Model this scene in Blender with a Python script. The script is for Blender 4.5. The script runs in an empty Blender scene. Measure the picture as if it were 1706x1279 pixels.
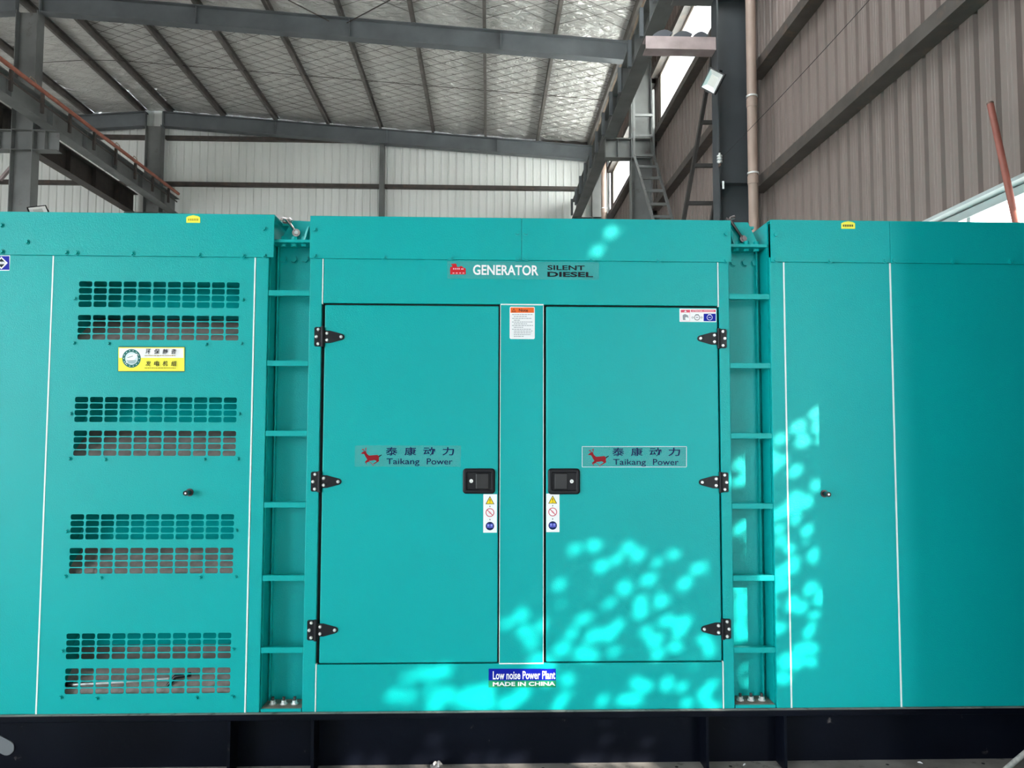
import bpy, bmesh, math, random
from mathutils import Vector, Matrix, Euler, noise

random.seed(7)
SC = bpy.context.scene
COL = SC.collection
PI = math.pi

# ------------------------------------------------------------------ camera
IW, IH, FPX = 1706.0, 1279.0, 1281.0          # photograph frame, focal length in pixels
H = 1.412                                      # eye height above the floor
D = 3.23                                       # distance to the generator's front face
PITCH, YAW, ROLL = math.radians(3.35), math.radians(-1.75), math.radians(0.16)
cam_data = bpy.data.cameras.new('camera')
cam = bpy.data.objects.new('camera', cam_data)
COL.objects.link(cam)
cam_data.sensor_width = 36.0
cam_data.lens = FPX / IW * 36.0
cam_data.clip_start, cam_data.clip_end = 0.05, 300
CAMROT = Matrix.Rotation(YAW, 4, 'Z') @ Matrix.Rotation(PI / 2 + PITCH, 4, 'X') @ Matrix.Rotation(ROLL, 4, 'Z')
CAMPOS = Vector((0, 0, H))
cam.matrix_world = Matrix.Translation(CAMPOS) @ CAMROT
SC.camera = cam

def ray(px, py):
    return (CAMROT.to_3x3() @ Vector(((px - IW / 2) / FPX, -(py - IH / 2) / FPX, -1.0)))
def at_y(px, py, y):                           # point where a pixel's ray meets the vertical plane Y = y
    d = ray(px, py); return CAMPOS + d * (y / d.y)
def at_x(px, py, x):
    d = ray(px, py); return CAMPOS + d * (x / d.x)
def fx(px, py=800, dy=0.0): return at_y(px, py, D + dy).x
def fz(py, px=853, dy=0.0): return at_y(px, py, D + dy).z

# ------------------------------------------------------------------ world, sun, exposure
SC.view_settings.view_transform = 'Standard'
SC.view_settings.look = 'None'
SC.view_settings.gamma = 1.0
SC.view_settings.use_curve_mapping = False
SC.view_settings.exposure = 3.38
world = bpy.data.worlds.new('sky'); SC.world = world
world.use_nodes = True
_bg = world.node_tree.nodes['Background']
_bg.inputs['Color'].default_value = (0.86, 0.94, 1.0, 1)
_bg.inputs['Strength'].default_value = 1.6
SUN_TO = Vector((32, -46, 21)).normalized()    # direction towards the sun (read off the lock pin's shadow)
sun_data = bpy.data.lights.new('sun', 'SUN')
sun_data.energy = 1.35
sun_data.angle = math.radians(0.42)
sun_data.color = (1.0, 0.93, 0.82)
sun = bpy.data.objects.new('sun', sun_data); COL.objects.link(sun)
sun.rotation_euler = SUN_TO.to_track_quat('Z', 'Y').to_euler()
sun.location = (12, -14, 10)
SC.cycles.use_denoising = True
SC.cycles.max_bounces = 10
SC.cycles.diffuse_bounces = 6
SC.cycles.transparent_max_bounces = 12
SC.cycles.sample_clamp_indirect = 6.0

def portal(name, loc, direction, w, h):        # guides sky sampling through an opening; gives off no light itself
    l = bpy.data.lights.new(name, 'AREA'); l.shape = 'RECTANGLE'; l.size = w; l.size_y = h
    l.cycles.is_portal = True
    o = bpy.data.objects.new(name, l); COL.objects.link(o)
    o.location = loc
    o.rotation_euler = Vector(direction).to_track_quat('-Z', 'Z').to_euler()
    return o

# ------------------------------------------------------------------ materials
MATS = {}
def mat(name, color, rough=0.5, metal=0.0, var=0.0, vscale=4.0, bump=0.0, bscale=200.0, spec=0.5, second=None, smask=(0.55, 0.7), sscale=6.0, stretch=None, coat=0.0):
    if name in MATS: return MATS[name]
    m = bpy.data.materials.new(name); m.use_nodes = True
    nt = m.node_tree; b = nt.nodes['Principled BSDF']
    b.inputs['Roughness'].default_value = rough
    b.inputs['Metallic'].default_value = metal
    b.inputs['Specular IOR Level'].default_value = spec
    if coat: b.inputs['Coat Weight'].default_value = coat; b.inputs['Coat Roughness'].default_value = 0.15
    c4 = (*color, 1)
    b.inputs['Base Color'].default_value = c4
    tc = nt.nodes.new('ShaderNodeTexCoord')
    vec = tc.outputs['Object']
    geo = nt.nodes.new('ShaderNodeNewGeometry')
    vec = geo.outputs['Position']
    if stretch:
        mp = nt.nodes.new('ShaderNodeMapping'); mp.inputs['Scale'].default_value = stretch
        nt.links.new(vec, mp.inputs['Vector']); svec = mp.outputs['Vector']
    else: svec = vec
    col_out = None
    if var:
        n = nt.nodes.new('ShaderNodeTexNoise'); n.inputs['Scale'].default_value = vscale; n.inputs['Detail'].default_value = 5
        nt.links.new(svec, n.inputs['Vector'])
        r = nt.nodes.new('ShaderNodeMapRange'); r.inputs['From Min'].default_value = 0.3; r.inputs['From Max'].default_value = 0.7
        r.inputs['To Min'].default_value = 1 - var; r.inputs['To Max'].default_value = 1 + var
        nt.links.new(n.outputs['Fac'], r.inputs['Value'])
        mx = nt.nodes.new('ShaderNodeVectorMath'); mx.operation = 'SCALE'
        mx.inputs[0].default_value = color
        nt.links.new(r.outputs['Result'], mx.inputs['Scale'])
        col_out = mx.outputs['Vector']
    if second:
        n2 = nt.nodes.new('ShaderNodeTexNoise'); n2.inputs['Scale'].default_value = sscale; n2.inputs['Detail'].default_value = 8; n2.inputs['Roughness'].default_value = 0.65
        nt.links.new(svec, n2.inputs['Vector'])
        r2 = nt.nodes.new('ShaderNodeMapRange'); r2.inputs['From Min'].default_value = smask[0]; r2.inputs['From Max'].default_value = smask[1]
        nt.links.new(n2.outputs['Fac'], r2.inputs['Value'])
        mm = nt.nodes.new('ShaderNodeMix'); mm.data_type = 'RGBA'
        mm.inputs['A'].default_value = c4; mm.inputs['B'].default_value = (*second, 1)
        if col_out: nt.links.new(col_out, mm.inputs['A'])
        nt.links.new(r2.outputs['Result'], mm.inputs['Factor'])
        col_out = mm.outputs['Result']
    if col_out: nt.links.new(col_out, b.inputs['Base Color'])
    if bump:
        nb = nt.nodes.new('ShaderNodeTexNoise'); nb.inputs['Scale'].default_value = bscale; nb.inputs['Detail'].default_value = 3
        nt.links.new(vec, nb.inputs['Vector'])
        bp = nt.nodes.new('ShaderNodeBump'); bp.inputs['Strength'].default_value = bump; bp.inputs['Distance'].default_value = 0.002
        nt.links.new(nb.outputs['Fac'], bp.inputs['Height'])
        nt.links.new(bp.outputs['Normal'], b.inputs['Normal'])
    MATS[name] = m
    return m

TEAL = (0.0015, 0.38, 0.375)
mat('teal', TEAL, 0.30, var=0.03, vscale=1.5, bump=0.5, bscale=260, spec=0.20)
mat('seam', (0.75, 0.84, 0.82), 0.5)
mat('gapdark', (0.006, 0.008, 0.009), 0.8)
mat('foam', (0.27, 0.235, 0.22), 0.95, var=0.2, vscale=25, bump=0.6, bscale=90)
mat('black', (0.008, 0.008, 0.011), 0.42, bump=0.15, bscale=300, spec=0.25)
mat('blackgloss', (0.010, 0.010, 0.012), 0.25)
mat('skid', (0.003, 0.004, 0.008), 0.33, var=0.3, vscale=3, second=(0.10, 0.09, 0.09), smask=(0.67, 0.76), sscale=14, bump=0.4, bscale=30, spec=0.12)
mat('dusty', (0.30, 0.285, 0.265), 0.9, var=0.25, vscale=7, second=(0.10, 0.095, 0.09), smask=(0.56, 0.7), sscale=18, bump=0.5, bscale=120)
mat('dustbrown', (0.25, 0.19, 0.165), 0.95, var=0.3, vscale=30)
mat('zinc', (0.82, 0.82, 0.81), 0.3, 0.5)
mat('chrome', (0.52, 0.48, 0.48), 0.22, 1.0)
mat('darksteel', (0.10, 0.085, 0.085), 0.35, 0.8)
mat('steel', (0.150, 0.152, 0.150), 0.55, var=0.2, vscale=2.0, second=(0.09, 0.07, 0.06), smask=(0.6, 0.75), sscale=3)
mat('steelblue', (0.125, 0.135, 0.145), 0.55, var=0.15, vscale=2.0)
mat('girt', (0.062, 0.050, 0.044), 0.6, var=0.25, vscale=5, second=(0.11, 0.07, 0.05), smask=(0.55, 0.7), sscale=6)
mat('purlin', (0.13, 0.115, 0.105), 0.6, var=0.25, vscale=5)
mat('rust', (0.12, 0.075, 0.06), 0.75, var=0.3, vscale=8)
mat('cladback', (0.82, 0.82, 0.80), 0.5, var=0.05, vscale=0.8, stretch=(3, 1, .3))
mat('cladright', (0.20, 0.153, 0.137), 0.55, var=0.07, vscale=2.2, stretch=(1, 1.2, 0.06))
mat('eave', (0.36, 0.27, 0.20), 0.6, var=0.15, vscale=3)
mat('redrail', (0.36, 0.115, 0.075), 0.55, var=0.2, vscale=6)
mat('redpole', (0.27, 0.078, 0.056), 0.5, var=0.15, vscale=8)
mat('pipe', (0.33, 0.235, 0.195), 0.5, var=0.08, vscale=4)
mat('creamframe', (0.72, 0.64, 0.55), 0.5)
mat('alu', (0.62, 0.66, 0.66), 0.35, 0.4)
mat('concrete', (0.38, 0.37, 0.35), 0.85, var=0.2, vscale=1.2, second=(0.27, 0.26, 0.25), smask=(0.55, 0.75), sscale=2.5, bump=0.4, bscale=40)
mat('outerwall', (0.45, 0.47, 0.5), 0.6)
mat('offcut', (0.035, 0.038, 0.05), 0.5)
mat('ladder', (0.028, 0.024, 0.022), 0.6, var=0.3, vscale=8)
mat('scrap', (0.30, 0.30, 0.31), 0.3, 0.6)
mat('bark', (0.12, 0.085, 0.06), 0.9, var=0.3, vscale=12)
mat('pinksteel', (0.33, 0.25, 0.25), 0.55, var=0.2, vscale=5)
mat('white', (0.88, 0.88, 0.89), 0.4)
mat('darkpaint', (0.045, 0.050, 0.056), 0.5, var=0.15, vscale=2.0)
mat('rope', (0.55, 0.54, 0.51), 0.9, var=0.25, vscale=60)
mat('ledglass', (0.55, 0.56, 0.53), 0.15, 0.3)
for nm, c in dict(red=(0.62, 0.02, 0.03), deer=(0.25, 0.012, 0.018), navy=(0.006, 0.016, 0.085), blue=(0.004, 0.012, 0.33), orange=(0.85, 0.15, 0.03), yellow=(0.85, 0.62, 0.02), brightyellow=(0.95, 0.88, 0.10), ink=(0.012, 0.014, 0.02), greyink=(0.30, 0.31, 0.34), goldink=(0.42, 0.30, 0.02), crimson=(0.55, 0.02, 0.06), pinkred=(0.72, 0.10, 0.16), pink=(0.9, 0.6, 0.66), periwinkle=(0.12, 0.13, 0.62), greenprint=(0.015, 0.26, 0.12), badge=(0.03, 0.17, 0.15), paleblue=(0.72, 0.84, 0.88)).items():
    mat('print_' + nm, c, 0.45, spec=0.12)

def film_mat():                                 # clear sticker film: lets the paint through, with a soft sheen
    m = bpy.data.materials.new('clear_film'); m.use_nodes = True; nt = m.node_tree
    out = nt.nodes['Material Output']; b = nt.nodes['Principled BSDF']
    b.inputs['Base Color'].default_value = (0.33, 0.42, 0.40, 1); b.inputs['Roughness'].default_value = 0.25
    t = nt.nodes.new('ShaderNodeBsdfTransparent'); mx = nt.nodes.new('ShaderNodeMixShader'); mx.inputs[0].default_value = 0.07
    nt.links.new(t.outputs[0], mx.inputs[1]); nt.links.new(b.outputs[0], mx.inputs[2]); nt.links.new(mx.outputs[0], out.inputs['Surface'])
    MATS['film'] = m
film_mat()
def glass_mat():
    m = bpy.data.materials.new('window_glass'); m.use_nodes = True; nt = m.node_tree
    out = nt.nodes['Material Output']
    t = nt.nodes.new('ShaderNodeBsdfTransparent'); t.inputs[0].default_value = (0.95, 0.97, 0.96, 1)
    g = nt.nodes.new('ShaderNodeBsdfGlossy'); g.inputs['Roughness'].default_value = 0.05
    mx = nt.nodes.new('ShaderNodeMixShader'); mx.inputs[0].default_value = 0.06
    nt.links.new(t.outputs[0], mx.inputs[1]); nt.links.new(g.outputs[0], mx.inputs[2]); nt.links.new(mx.outputs[0], out.inputs['Surface'])
    MATS['glass'] = m
glass_mat()
def frp_mat():                                  # milky translucent roof sheet
    m = bpy.data.materials.new('frp'); m.use_nodes = True; nt = m.node_tree; out = nt.nodes['Material Output']
    t = nt.nodes.new('ShaderNodeBsdfTranslucent'); t.inputs[0].default_value = (0.92, 0.93, 0.9, 1)
    nt.links.new(t.outputs[0], out.inputs['Surface']); MATS['frp'] = m
frp_mat()
def foil_mat():
    m = bpy.data.materials.new('foil'); m.use_nodes = True; nt = m.node_tree; b = nt.nodes['Principled BSDF']
    b.inputs['Base Color'].default_value = (0.88, 0.85, 0.81, 1); b.inputs['Metallic'].default_value = 0.5; b.inputs['Roughness'].default_value = 0.24
    geo = nt.nodes.new('ShaderNodeNewGeometry')
    n = nt.nodes.new('ShaderNodeTexNoise'); n.inputs['Scale'].default_value = 5; n.inputs['Detail'].default_value = 6; n.inputs['Distortion'].default_value = 1.2
    mp = nt.nodes.new('ShaderNodeMapping'); mp.inputs['Scale'].default_value = (1, 2.2, 1)
    nt.links.new(geo.outputs['Position'], mp.inputs['Vector']); nt.links.new(mp.outputs['Vector'], n.inputs['Vector'])
    bp = nt.nodes.new('ShaderNodeBump'); bp.inputs['Strength'].default_value = 1.0; bp.inputs['Distance'].default_value = 0.09
    nt.links.new(n.outputs['Fac'], bp.inputs['Height']); nt.links.new(bp.outputs['Normal'], b.inputs['Normal'])
    MATS['foil'] = m
foil_mat()
def leaf_mat():
    m = bpy.data.materials.new('leaf'); m.use_nodes = True; nt = m.node_tree; out = nt.nodes['Material Output']
    d = nt.nodes.new('ShaderNodeBsdfDiffuse'); d.inputs[0].default_value = (0.07, 0.15, 0.03, 1)
    MATS['leaf'] = m
    t = nt.nodes.new('ShaderNodeBsdfTranslucent'); t.inputs[0].default_value = (0.34, 0.42, 0.14, 1)
    mx = nt.nodes.new('ShaderNodeMixShader'); mx.inputs[0].default_value = 0.40
    nt.links.new(d.outputs[0], mx.inputs[1]); nt.links.new(t.outputs[0], mx.inputs[2])
    nt.links.new(mx.outputs[0], out.inputs['Surface'])
leaf_mat()

# ------------------------------------------------------------------ mesh and object helpers
WM = {}
class MB:
    def __init__(s): s.v = []; s.f = []; s.m = []; s.mats = []; s.smooth = []
    def mi(s, name):
        if name not in s.mats: s.mats.append(name)
        return s.mats.index(name)
    def add(s, verts, faces, m, smooth=False):
        o = len(s.v); s.v += [tuple(v) for v in verts]; k = s.mi(m)
        for f in faces: s.f.append([o + i for i in f]); s.m.append(k); s.smooth.append(smooth)
        return s
    def box(s, x0, x1, y0, y1, z0, z1, m, bev=0.0):
        if x0 > x1: x0, x1 = x1, x0
        if y0 > y1: y0, y1 = y1, y0
        if z0 > z1: z0, z1 = z1, z0
        if bev <= 0:
            v = [(x, y, z) for x in (x0, x1) for y in (y0, y1) for z in (z0, z1)]
            return s.add(v, [(0, 1, 3, 2), (4, 6, 7, 5), (0, 4, 5, 1), (2, 3, 7, 6), (0, 2, 6, 4), (1, 5, 7, 3)], m)
        bm = bmesh.new(); bmesh.ops.create_cube(bm, size=1)
        for v in bm.verts: v.co = Vector(((x0 + x1) / 2 + v.co.x * (x1 - x0), (y0 + y1) / 2 + v.co.y * (y1 - y0), (z0 + z1) / 2 + v.co.z * (z1 - z0)))
        bmesh.ops.bevel(bm, geom=list(bm.edges), offset=bev, segments=2, profile=0.5, affect='EDGES')
        bm.verts.index_update()
        s.add([v.co[:] for v in bm.verts], [[v.index for v in f.verts] for f in bm.faces], m); bm.free(); return s
    def tube(s, pts, r, m, seg=12, cap=True, smooth=True):
        pts = [Vector(p) for p in pts]; rr = r if isinstance(r, (list, tuple)) else [r] * len(pts)
        rings = []; prev = None
        for i, p in enumerate(pts):
            t = (pts[min(i + 1, len(pts) - 1)] - pts[max(i - 1, 0)]).normalized()
            if prev is None:
                a = t.orthogonal().normalized()
            else:
                a = (prev - t * prev.dot(t)); a = a.normalized() if a.length > 1e-6 else t.orthogonal().normalized()
            prev = a; b = t.cross(a)
            rings.append([p + (a * math.cos(2 * PI * k / seg) + b * math.sin(2 * PI * k / seg)) * rr[i] for k in range(seg)])
        v = [q for R in rings for q in R]; f = []
        for i in range(len(pts) - 1):
            for k in range(seg):
                k2 = (k + 1) % seg; f.append((i * seg + k, i * seg + k2, (i + 1) * seg + k2, (i + 1) * seg + k))
        s.add(v, f, m, smooth)
        if cap:
            n = len(v); s.add(rings[0], [tuple(reversed(range(seg)))], m); s.add(rings[-1], [tuple(range(seg))], m)
        return s
    def prism_y(s, poly, y0, y1, m):           # polygon in X,Z pulled along Y
        n = len(poly)
        v = [(x, y0, z) for x, z in poly] + [(x, y1, z) for x, z in poly]
        f = [tuple(range(n)), tuple(reversed(range(n, 2 * n)))] + [(i, i + n, (i + 1) % n + n, (i + 1) % n) for i in range(n)]
        return s.add(v, f, m)
    def prism_x(s, poly, x0, x1, m):           # polygon in Y,Z pulled along X
        n = len(poly)
        v = [(x0, y, z) for y, z in poly] + [(x1, y, z) for y, z in poly]
        f = [tuple(range(n)), tuple(reversed(range(n, 2 * n)))] + [(i, i + n, (i + 1) % n + n, (i + 1) % n) for i in range(n)]
        return s.add(v, f, m)
    def bar(s, a, b, w, h, m):                 # square bar between two points
        a, b = Vector(a), Vector(b); t = (b - a).normalized()
        u = t.cross(Vector((0, 0, 1)));  u = u.normalized() if u.length > 1e-4 else Vector((1, 0, 0))
        q = t.cross(u)
        c = [(u * sx * w / 2 + q * sz * h / 2) for sx, sz in ((-1, -1), (1, -1), (1, 1), (-1, 1))]
        v = [a + k for k in c] + [b + k for k in c]
        return s.add(v, [(0, 1, 2, 3), (7, 6, 5, 4)] + [(i, i + 4, (i + 1) % 4 + 4, (i + 1) % 4) for i in range(4)], m)
    def ibeam(s, a, b, w, h, tf, tw, m, axis):  # I-section along axis from a to b; a, b = centres of the bottom flange's underside
        a, b = Vector(a), Vector(b)
        prof = [(-w / 2, 0), (w / 2, 0), (w / 2, tf), (tw / 2, tf), (tw / 2, h - tf), (w / 2, h - tf), (w / 2, h), (-w / 2, h), (-w / 2, h - tf), (-tw / 2, h - tf), (-tw / 2, tf), (-w / 2, tf)]
        def place(p, q):
            if axis == 'Y': return (p.x + q[0], p.y, p.z + q[1])
            return (p.x, p.y + q[0], p.z + q[1])
        n = 12
        v = [place(a, q) for q in prof] + [place(b, q) for q in prof]
        f = [(i, (i + 1) % n, (i + 1) % n + n, i + n) for i in range(n)]
        for o in (0, n):
            f += [tuple(o + k for k in (0, 1, 2, 11)), tuple(o + k for k in (10, 3, 4, 9)), tuple(o + k for k in (8, 5, 6, 7))]
        return s.add(v, f, m)
    def mesh(s, name, origin=None):
        me = bpy.data.meshes.new(name)
        if origin is None:
            lo = [min(v[i] for v in s.v) for i in range(3)]; hi = [max(v[i] for v in s.v) for i in range(3)]
            origin = Vector([(lo[i] + hi[i]) / 2 for i in range(3)])
        origin = Vector(origin)
        me.from_pydata([tuple(Vector(v) - origin) for v in s.v], [], s.f)
        for n in s.mats: me.materials.append(MATS[n])
        for p, k, sm in zip(me.polygons, s.m, s.smooth): p.material_index = k; p.use_smooth = sm
        bm = bmesh.new(); bm.from_mesh(me); bmesh.ops.recalc_face_normals(bm, faces=bm.faces); bm.to_mesh(me); bm.free()
        me.update()
        return me, origin
    def build(s, name, parent=None, **tags):
        me, o = s.mesh(name)
        return link(name, me, Matrix.Translation(o), parent, **tags)

def link(name, data, M, parent=None, label=None, cat=None, group=None, kind=None):
    o = bpy.data.objects.new(name, data); COL.objects.link(o)
    WM[o.name] = M.copy()
    if parent is not None:
        o.parent = parent
        o.matrix_basis = WM[parent.name].inverted() @ M
    else: o.matrix_basis = M
    if label: o['label'] = label
    if cat: o['category'] = cat
    if group: o['group'] = group
    if kind: o['kind'] = kind
    return o
def empty(name, loc, **tags):
    o = link(name, None, Matrix.Translation(Vector(loc)), None, **tags); o.empty_display_size = 0.2; return o
def inst(name, me, loc, parent, rot=None, scale=None):
    M = Matrix.Translation(Vector(loc))
    if rot is not None: M = M @ rot
    if scale is not None: M = M @ Matrix.Diagonal((*scale, 1))
    return link(name, me, M, parent)

# ------------------------------------------------------------------ the setting
YF, YM, YN = 21.8, 15.8, 9.8                    # far wall and frames, from the bay spacing of 6 m
XW = 3.55                                       # inner face of the right wall's cladding
XL = -22.0
YB = -8.2                                       # front end of the shed behind the camera
def zr(x):                                      # top of the rafters
    return 10.41 - 0.067 * (x + 9.2) if x > -9.55 else 10.41 - 0.067 * (-0.35) - 0.075 * (-9.55 - x)

MB().box(-60, 60, -60, 60, -0.2, 0.0, 'concrete').build('floor', kind='structure', label='grey concrete floor under the generator', cat='floor')

def clad_mesh(n, name, m, rib=0.225):           # n ribs wide, 1 m tall, lies along +X, front towards -Y, ribs pressed outwards
    mb = MB(); prof = []
    for k in range(n):
        a = k * rib
        prof += [(a, 0), (a + 0.045, 0), (a + 0.052, 0.004), (a + 0.060, 0), (a + 0.085, 0), (a + 0.092, 0.004), (a + 0.10, 0), (a + 0.145, 0), (a + 0.160, 0.042), (a + 0.190, 0.042), (a + 0.205, 0)]
    prof.append((n * rib, 0))
    v = [(x, y, 0) for x, y in prof] + [(x, y, 1) for x, y in prof]; q = len(prof)
    mb.add(v, [(i, i + 1, i + 1 + q, i + q) for i in range(q - 1)], m)
    me = bpy.data.meshes.new(name); me.from_pydata(mb.v, [], mb.f); me.materials.append(MATS[m]); me.update()
    return me
CL = {}
def clad(n, m):
    if (n, m) not in CL: CL[(n, m)] = clad_mesh(n, 'cladding_sheet', m)
    return CL[(n, m)]
def clad_run(parent, m, a0, a1, z0, z1, plane, side):
    """sheets from a0 to a1 along the wall; side 'back' = wall at Y=plane seen from -Y, 'right' = wall at X=plane seen from -X"""
    a = a0; L = a1 - a0; n_all = max(1, round(L / 0.225)); w = L / n_all
    while n_all > 0:
        n = min(4, n_all); n_all -= n
        zt = z1(a + n * w / 2) if callable(z1) else z1
        S = Matrix.Diagonal((w / 0.225, 1, zt - z0, 1))
        if side == 'back': M = Matrix.Translation((a, plane, z0)) @ S
        elif side == 'front': M = Matrix.Translation((a + n * w, plane, z0)) @ Matrix.Rotation(PI, 4, 'Z') @ S
        elif side == 'right': M = Matrix.Translation((plane, a + n * w, z0)) @ Matrix.Rotation(-PI / 2, 4, 'Z') @ S
        else: M = Matrix.Translation((plane, a, z0)) @ Matrix.Rotation(PI / 2, 4, 'Z') @ S
        link('cladding_sheet', clad(n, m), M, parent)
        a += n * w

# far wall
wb = empty('wall_back', (-3, YF + .25, 0), kind='structure', label='pale grey ribbed metal cladding wall at the far end of the shed', cat='wall')
clad_run(wb, 'cladback', XL, XW, 0, lambda x: zr(x) + 0.24, YF + 0.32, 'back')
for z in (9.77, 8.42, 7.28, 6.0):
    for x0, x1 in ((-9.34, -3.17), (-3.03, 2.95), (XL, -9.76)):
        MB().box(x0, x1, YF + 0.18, YF + 0.315, z - 0.055, z + 0.055, 'girt').build('girt', wb)
# right wall
wr = empty('wall_right', (XW, 6, 0), kind='structure', label='brown-grey ribbed metal cladding wall running along the right side', cat='wall')
ZE = zr(3.4) + 0.25
GATE = (-7.4, 0.40, 4.6)                        # y0, y1, height of the open gate
WZ0, WZ1 = 7.56, 8.78                           # high window band
for y0, y1, z0, z1 in ((YB, GATE[0], 0, ZE), (GATE[0], GATE[1], GATE[2], ZE), (GATE[1], 4.2, 0, ZE), (4.2, 9.3, 0, 1.25), (4.2, 9.3, 3.04, WZ0), (4.2, 9.3, WZ1, ZE), (9.3, 10.15, 0, ZE),
                       (10.15, 15.45, 0, WZ0), (10.15, 15.45, WZ1, ZE), (15.45, 16.15, 0, ZE), (16.15, 21.5, 0, WZ0), (16.15, 21.5, WZ1, ZE), (21.5, YF + .3, 0, ZE)):
    clad_run(wr, 'cladright', y0, y1, z0, z1, XW, 'right')
for z in (1.15, 3.06, 4.53, 6.03, 7.5, 8.85):
    for y0, y1 in ((-2.0, 3.68), (3.92, 9.68), (9.92, 15.68), (15.92, 21.68)):
        if z == 3.06 and 3 < y0 < 5: continue
        if z < 4.6 and y0 < 0: y0 = GATE[1]
        g = MB()
        g.box(XW - 0.16, XW - 0.004, y0, y1, z - 0.065, z - 0.057, 'girt').box(XW - 0.16, XW - 0.004, y0, y1, z + 0.057, z + 0.065, 'girt')
        g.box(XW - 0.168, XW - 0.16, y0, y1, z - 0.065, z + 0.065, 'girt')
        g.build('girt', wr)
# windows of the right wall
def window(n, y0, y1, z0, z1, m, bars, label, pane='glass'):
    w = empty('window_%d' % n, (XW, (y0 + y1) / 2, z0), kind='structure', label=label, cat='window')
    t = 0.06
    for a in ((y0, y0 + t, z0, z1), (y1 - t, y1, z0, z1), (y0 + t, y1 - t, z0, z0 + t), (y0 + t, y1 - t, z1 - t, z1)):
        MB().box(XW - 0.02, XW + 0.05, a[0], a[1], a[2], a[3], m).build('window_frame', w)
    ys = [y0 + t + (y1 - y0 - 2 * t) * k / bars for k in range(bars + 1)]
    for k in range(bars):
        MB().box(XW + 0.012, XW + 0.016, ys[k] + 0.02, ys[k + 1] - 0.02, z0 + t, z1 - t, pane).build('pane', w)
        if k: MB().box(XW - 0.005, XW + 0.035, ys[k] - 0.02, ys[k] + 0.02, z0 + t, z1 - t, m).build('mullion', w)
    if pane == 'glass': portal('daylight_portal', (XW + 0.1, (y0 + y1) / 2, (z0 + z1) / 2), (-1, 0, 0), y1 - y0, z1 - z0)
window(1, 10.15, 15.45, WZ0, WZ1, 'creamframe', 1, 'bright high window between the two right columns', 'frp')
window(2, 16.15, 21.50, WZ0, WZ1, 'creamframe', 1, 'bright high window nearest the far wall', 'frp')
window(4, 4.20, 9.30, WZ0, WZ1, 'creamframe', 1, 'unseen high window added above the generator', 'frp')  # unseen window, added to light the roof and the far end
window(3, 4.20, 9.30, 1.25, 3.04, 'alu', 4, 'low aluminium window behind the leaning red pole')
# aluminium lintel above the low window
MB().box(XW - 0.10, XW - 0.002, 4.15, 9.35, 3.05, 3.075, 'alu').build('trim_1', kind='structure', label='pale aluminium flashing over the low window', cat='trim')
# open sliding gate leaf track (right wall, beside the camera)
gt = empty('door_1', (XW, -2, 0), kind='structure', label='open steel gate frame in the right wall', cat='gate')
for a in ((GATE[1] - 0.02, GATE[1] + 0.12, 0, GATE[2] + 0.12), (GATE[0] - 0.12, GATE[0] + 0.02, 0, GATE[2] + 0.12)):
    MB().box(XW - 0.12, XW + 0.05, a[0], a[1], a[2], a[3], 'steel').build('gate_post', gt)
MB().box(XW - 0.12, XW + 0.05, GATE[0] + .02, GATE[1] - .02, GATE[2], GATE[2] + 0.12, 'steel').build('gate_header', gt)
portal('daylight_portal', (XW + 0.1, (GATE[0] + GATE[1]) / 2, GATE[2] / 2), (-1, 0, 0), GATE[1] - GATE[0], GATE[2])
# left wall (far side of the neighbouring bay) and the front end behind the camera
wl = empty('wall_left', (XL, 6, 0), kind='structure', label='grey metal cladding wall beyond the neighbouring bay', cat='wall')
OPENL = (-7.8, 0.5, 3.6)  # unseen opening placed to let in light from the left
for y0, y1, z0, z1 in ((YB, OPENL[0], 0, 9.9), (OPENL[0], OPENL[1], OPENL[2], 9.9), (OPENL[1], YF + .3, 0, 9.9)):
    clad_run(wl, 'cladback', y0, y1, z0, z1, XL, 'left')
portal('daylight_portal', (XL - 0.1, (OPENL[0] + OPENL[1]) / 2, OPENL[2] / 2), (1, 0, 0), OPENL[1] - OPENL[0], OPENL[2])
wf = empty('wall_front', (-4, YB, 0), kind='structure', label='front end wall of the shed with an added doorway', cat='wall')
OPENF = (-20.5, -8.4, 5.7)  # unseen doorway placed to light the generator from front left
for x0, x1, z0, z1 in ((XL, OPENF[0], 0, zr), (OPENF[0], OPENF[1], OPENF[2], zr), (OPENF[1], XW, 0, zr)):
    clad_run(wf, 'cladback', x0, x1, z0, (lambda x: zr(x) + .24), YB, 'front')
portal('daylight_portal', ((OPENF[0] + OPENF[1]) / 2, YB - 0.1, OPENF[2] / 2), (0, 1, 0), OPENF[1] - OPENF[0], OPENF[2])

# roof: purlins, foil between them, wire net, sag rods
ceil = empty('ceiling', (-3, 12, 9.8), kind='structure', label='silver foil insulated roof on steel purlins with wire netting', cat='ceiling')
PX = [-9.15 + 1.505 * k for k in range(9)]
PXL = [-9.95 - 1.505 * k for k in range(9)]
SKYL, SKY0, SKY1 = (1, 3, 5, 7), 3.9, 9.4              # unseen skylight strips added to brighten the far wall
YS = [(YB, YN), (YN, YM), (YM, YF + 0.3)]
def purlin(x, y0, y1):
    z = zr(x); mb = MB()
    mb.box(x - 0.035, x + 0.035, y0, y1, z + 0.0, z + 0.006, 'purlin').box(x - 0.035, x - 0.028, y0, y1, z + 0.006, z + 0.194, 'purlin').box(x - 0.035, x + 0.035, y0, y1, z + 0.194, z + 0.2, 'purlin')
    mb.build('purlin', ceil)
for x in PX + PXL:
    for y0, y1 in YS: purlin(x, y0, y1)
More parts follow.
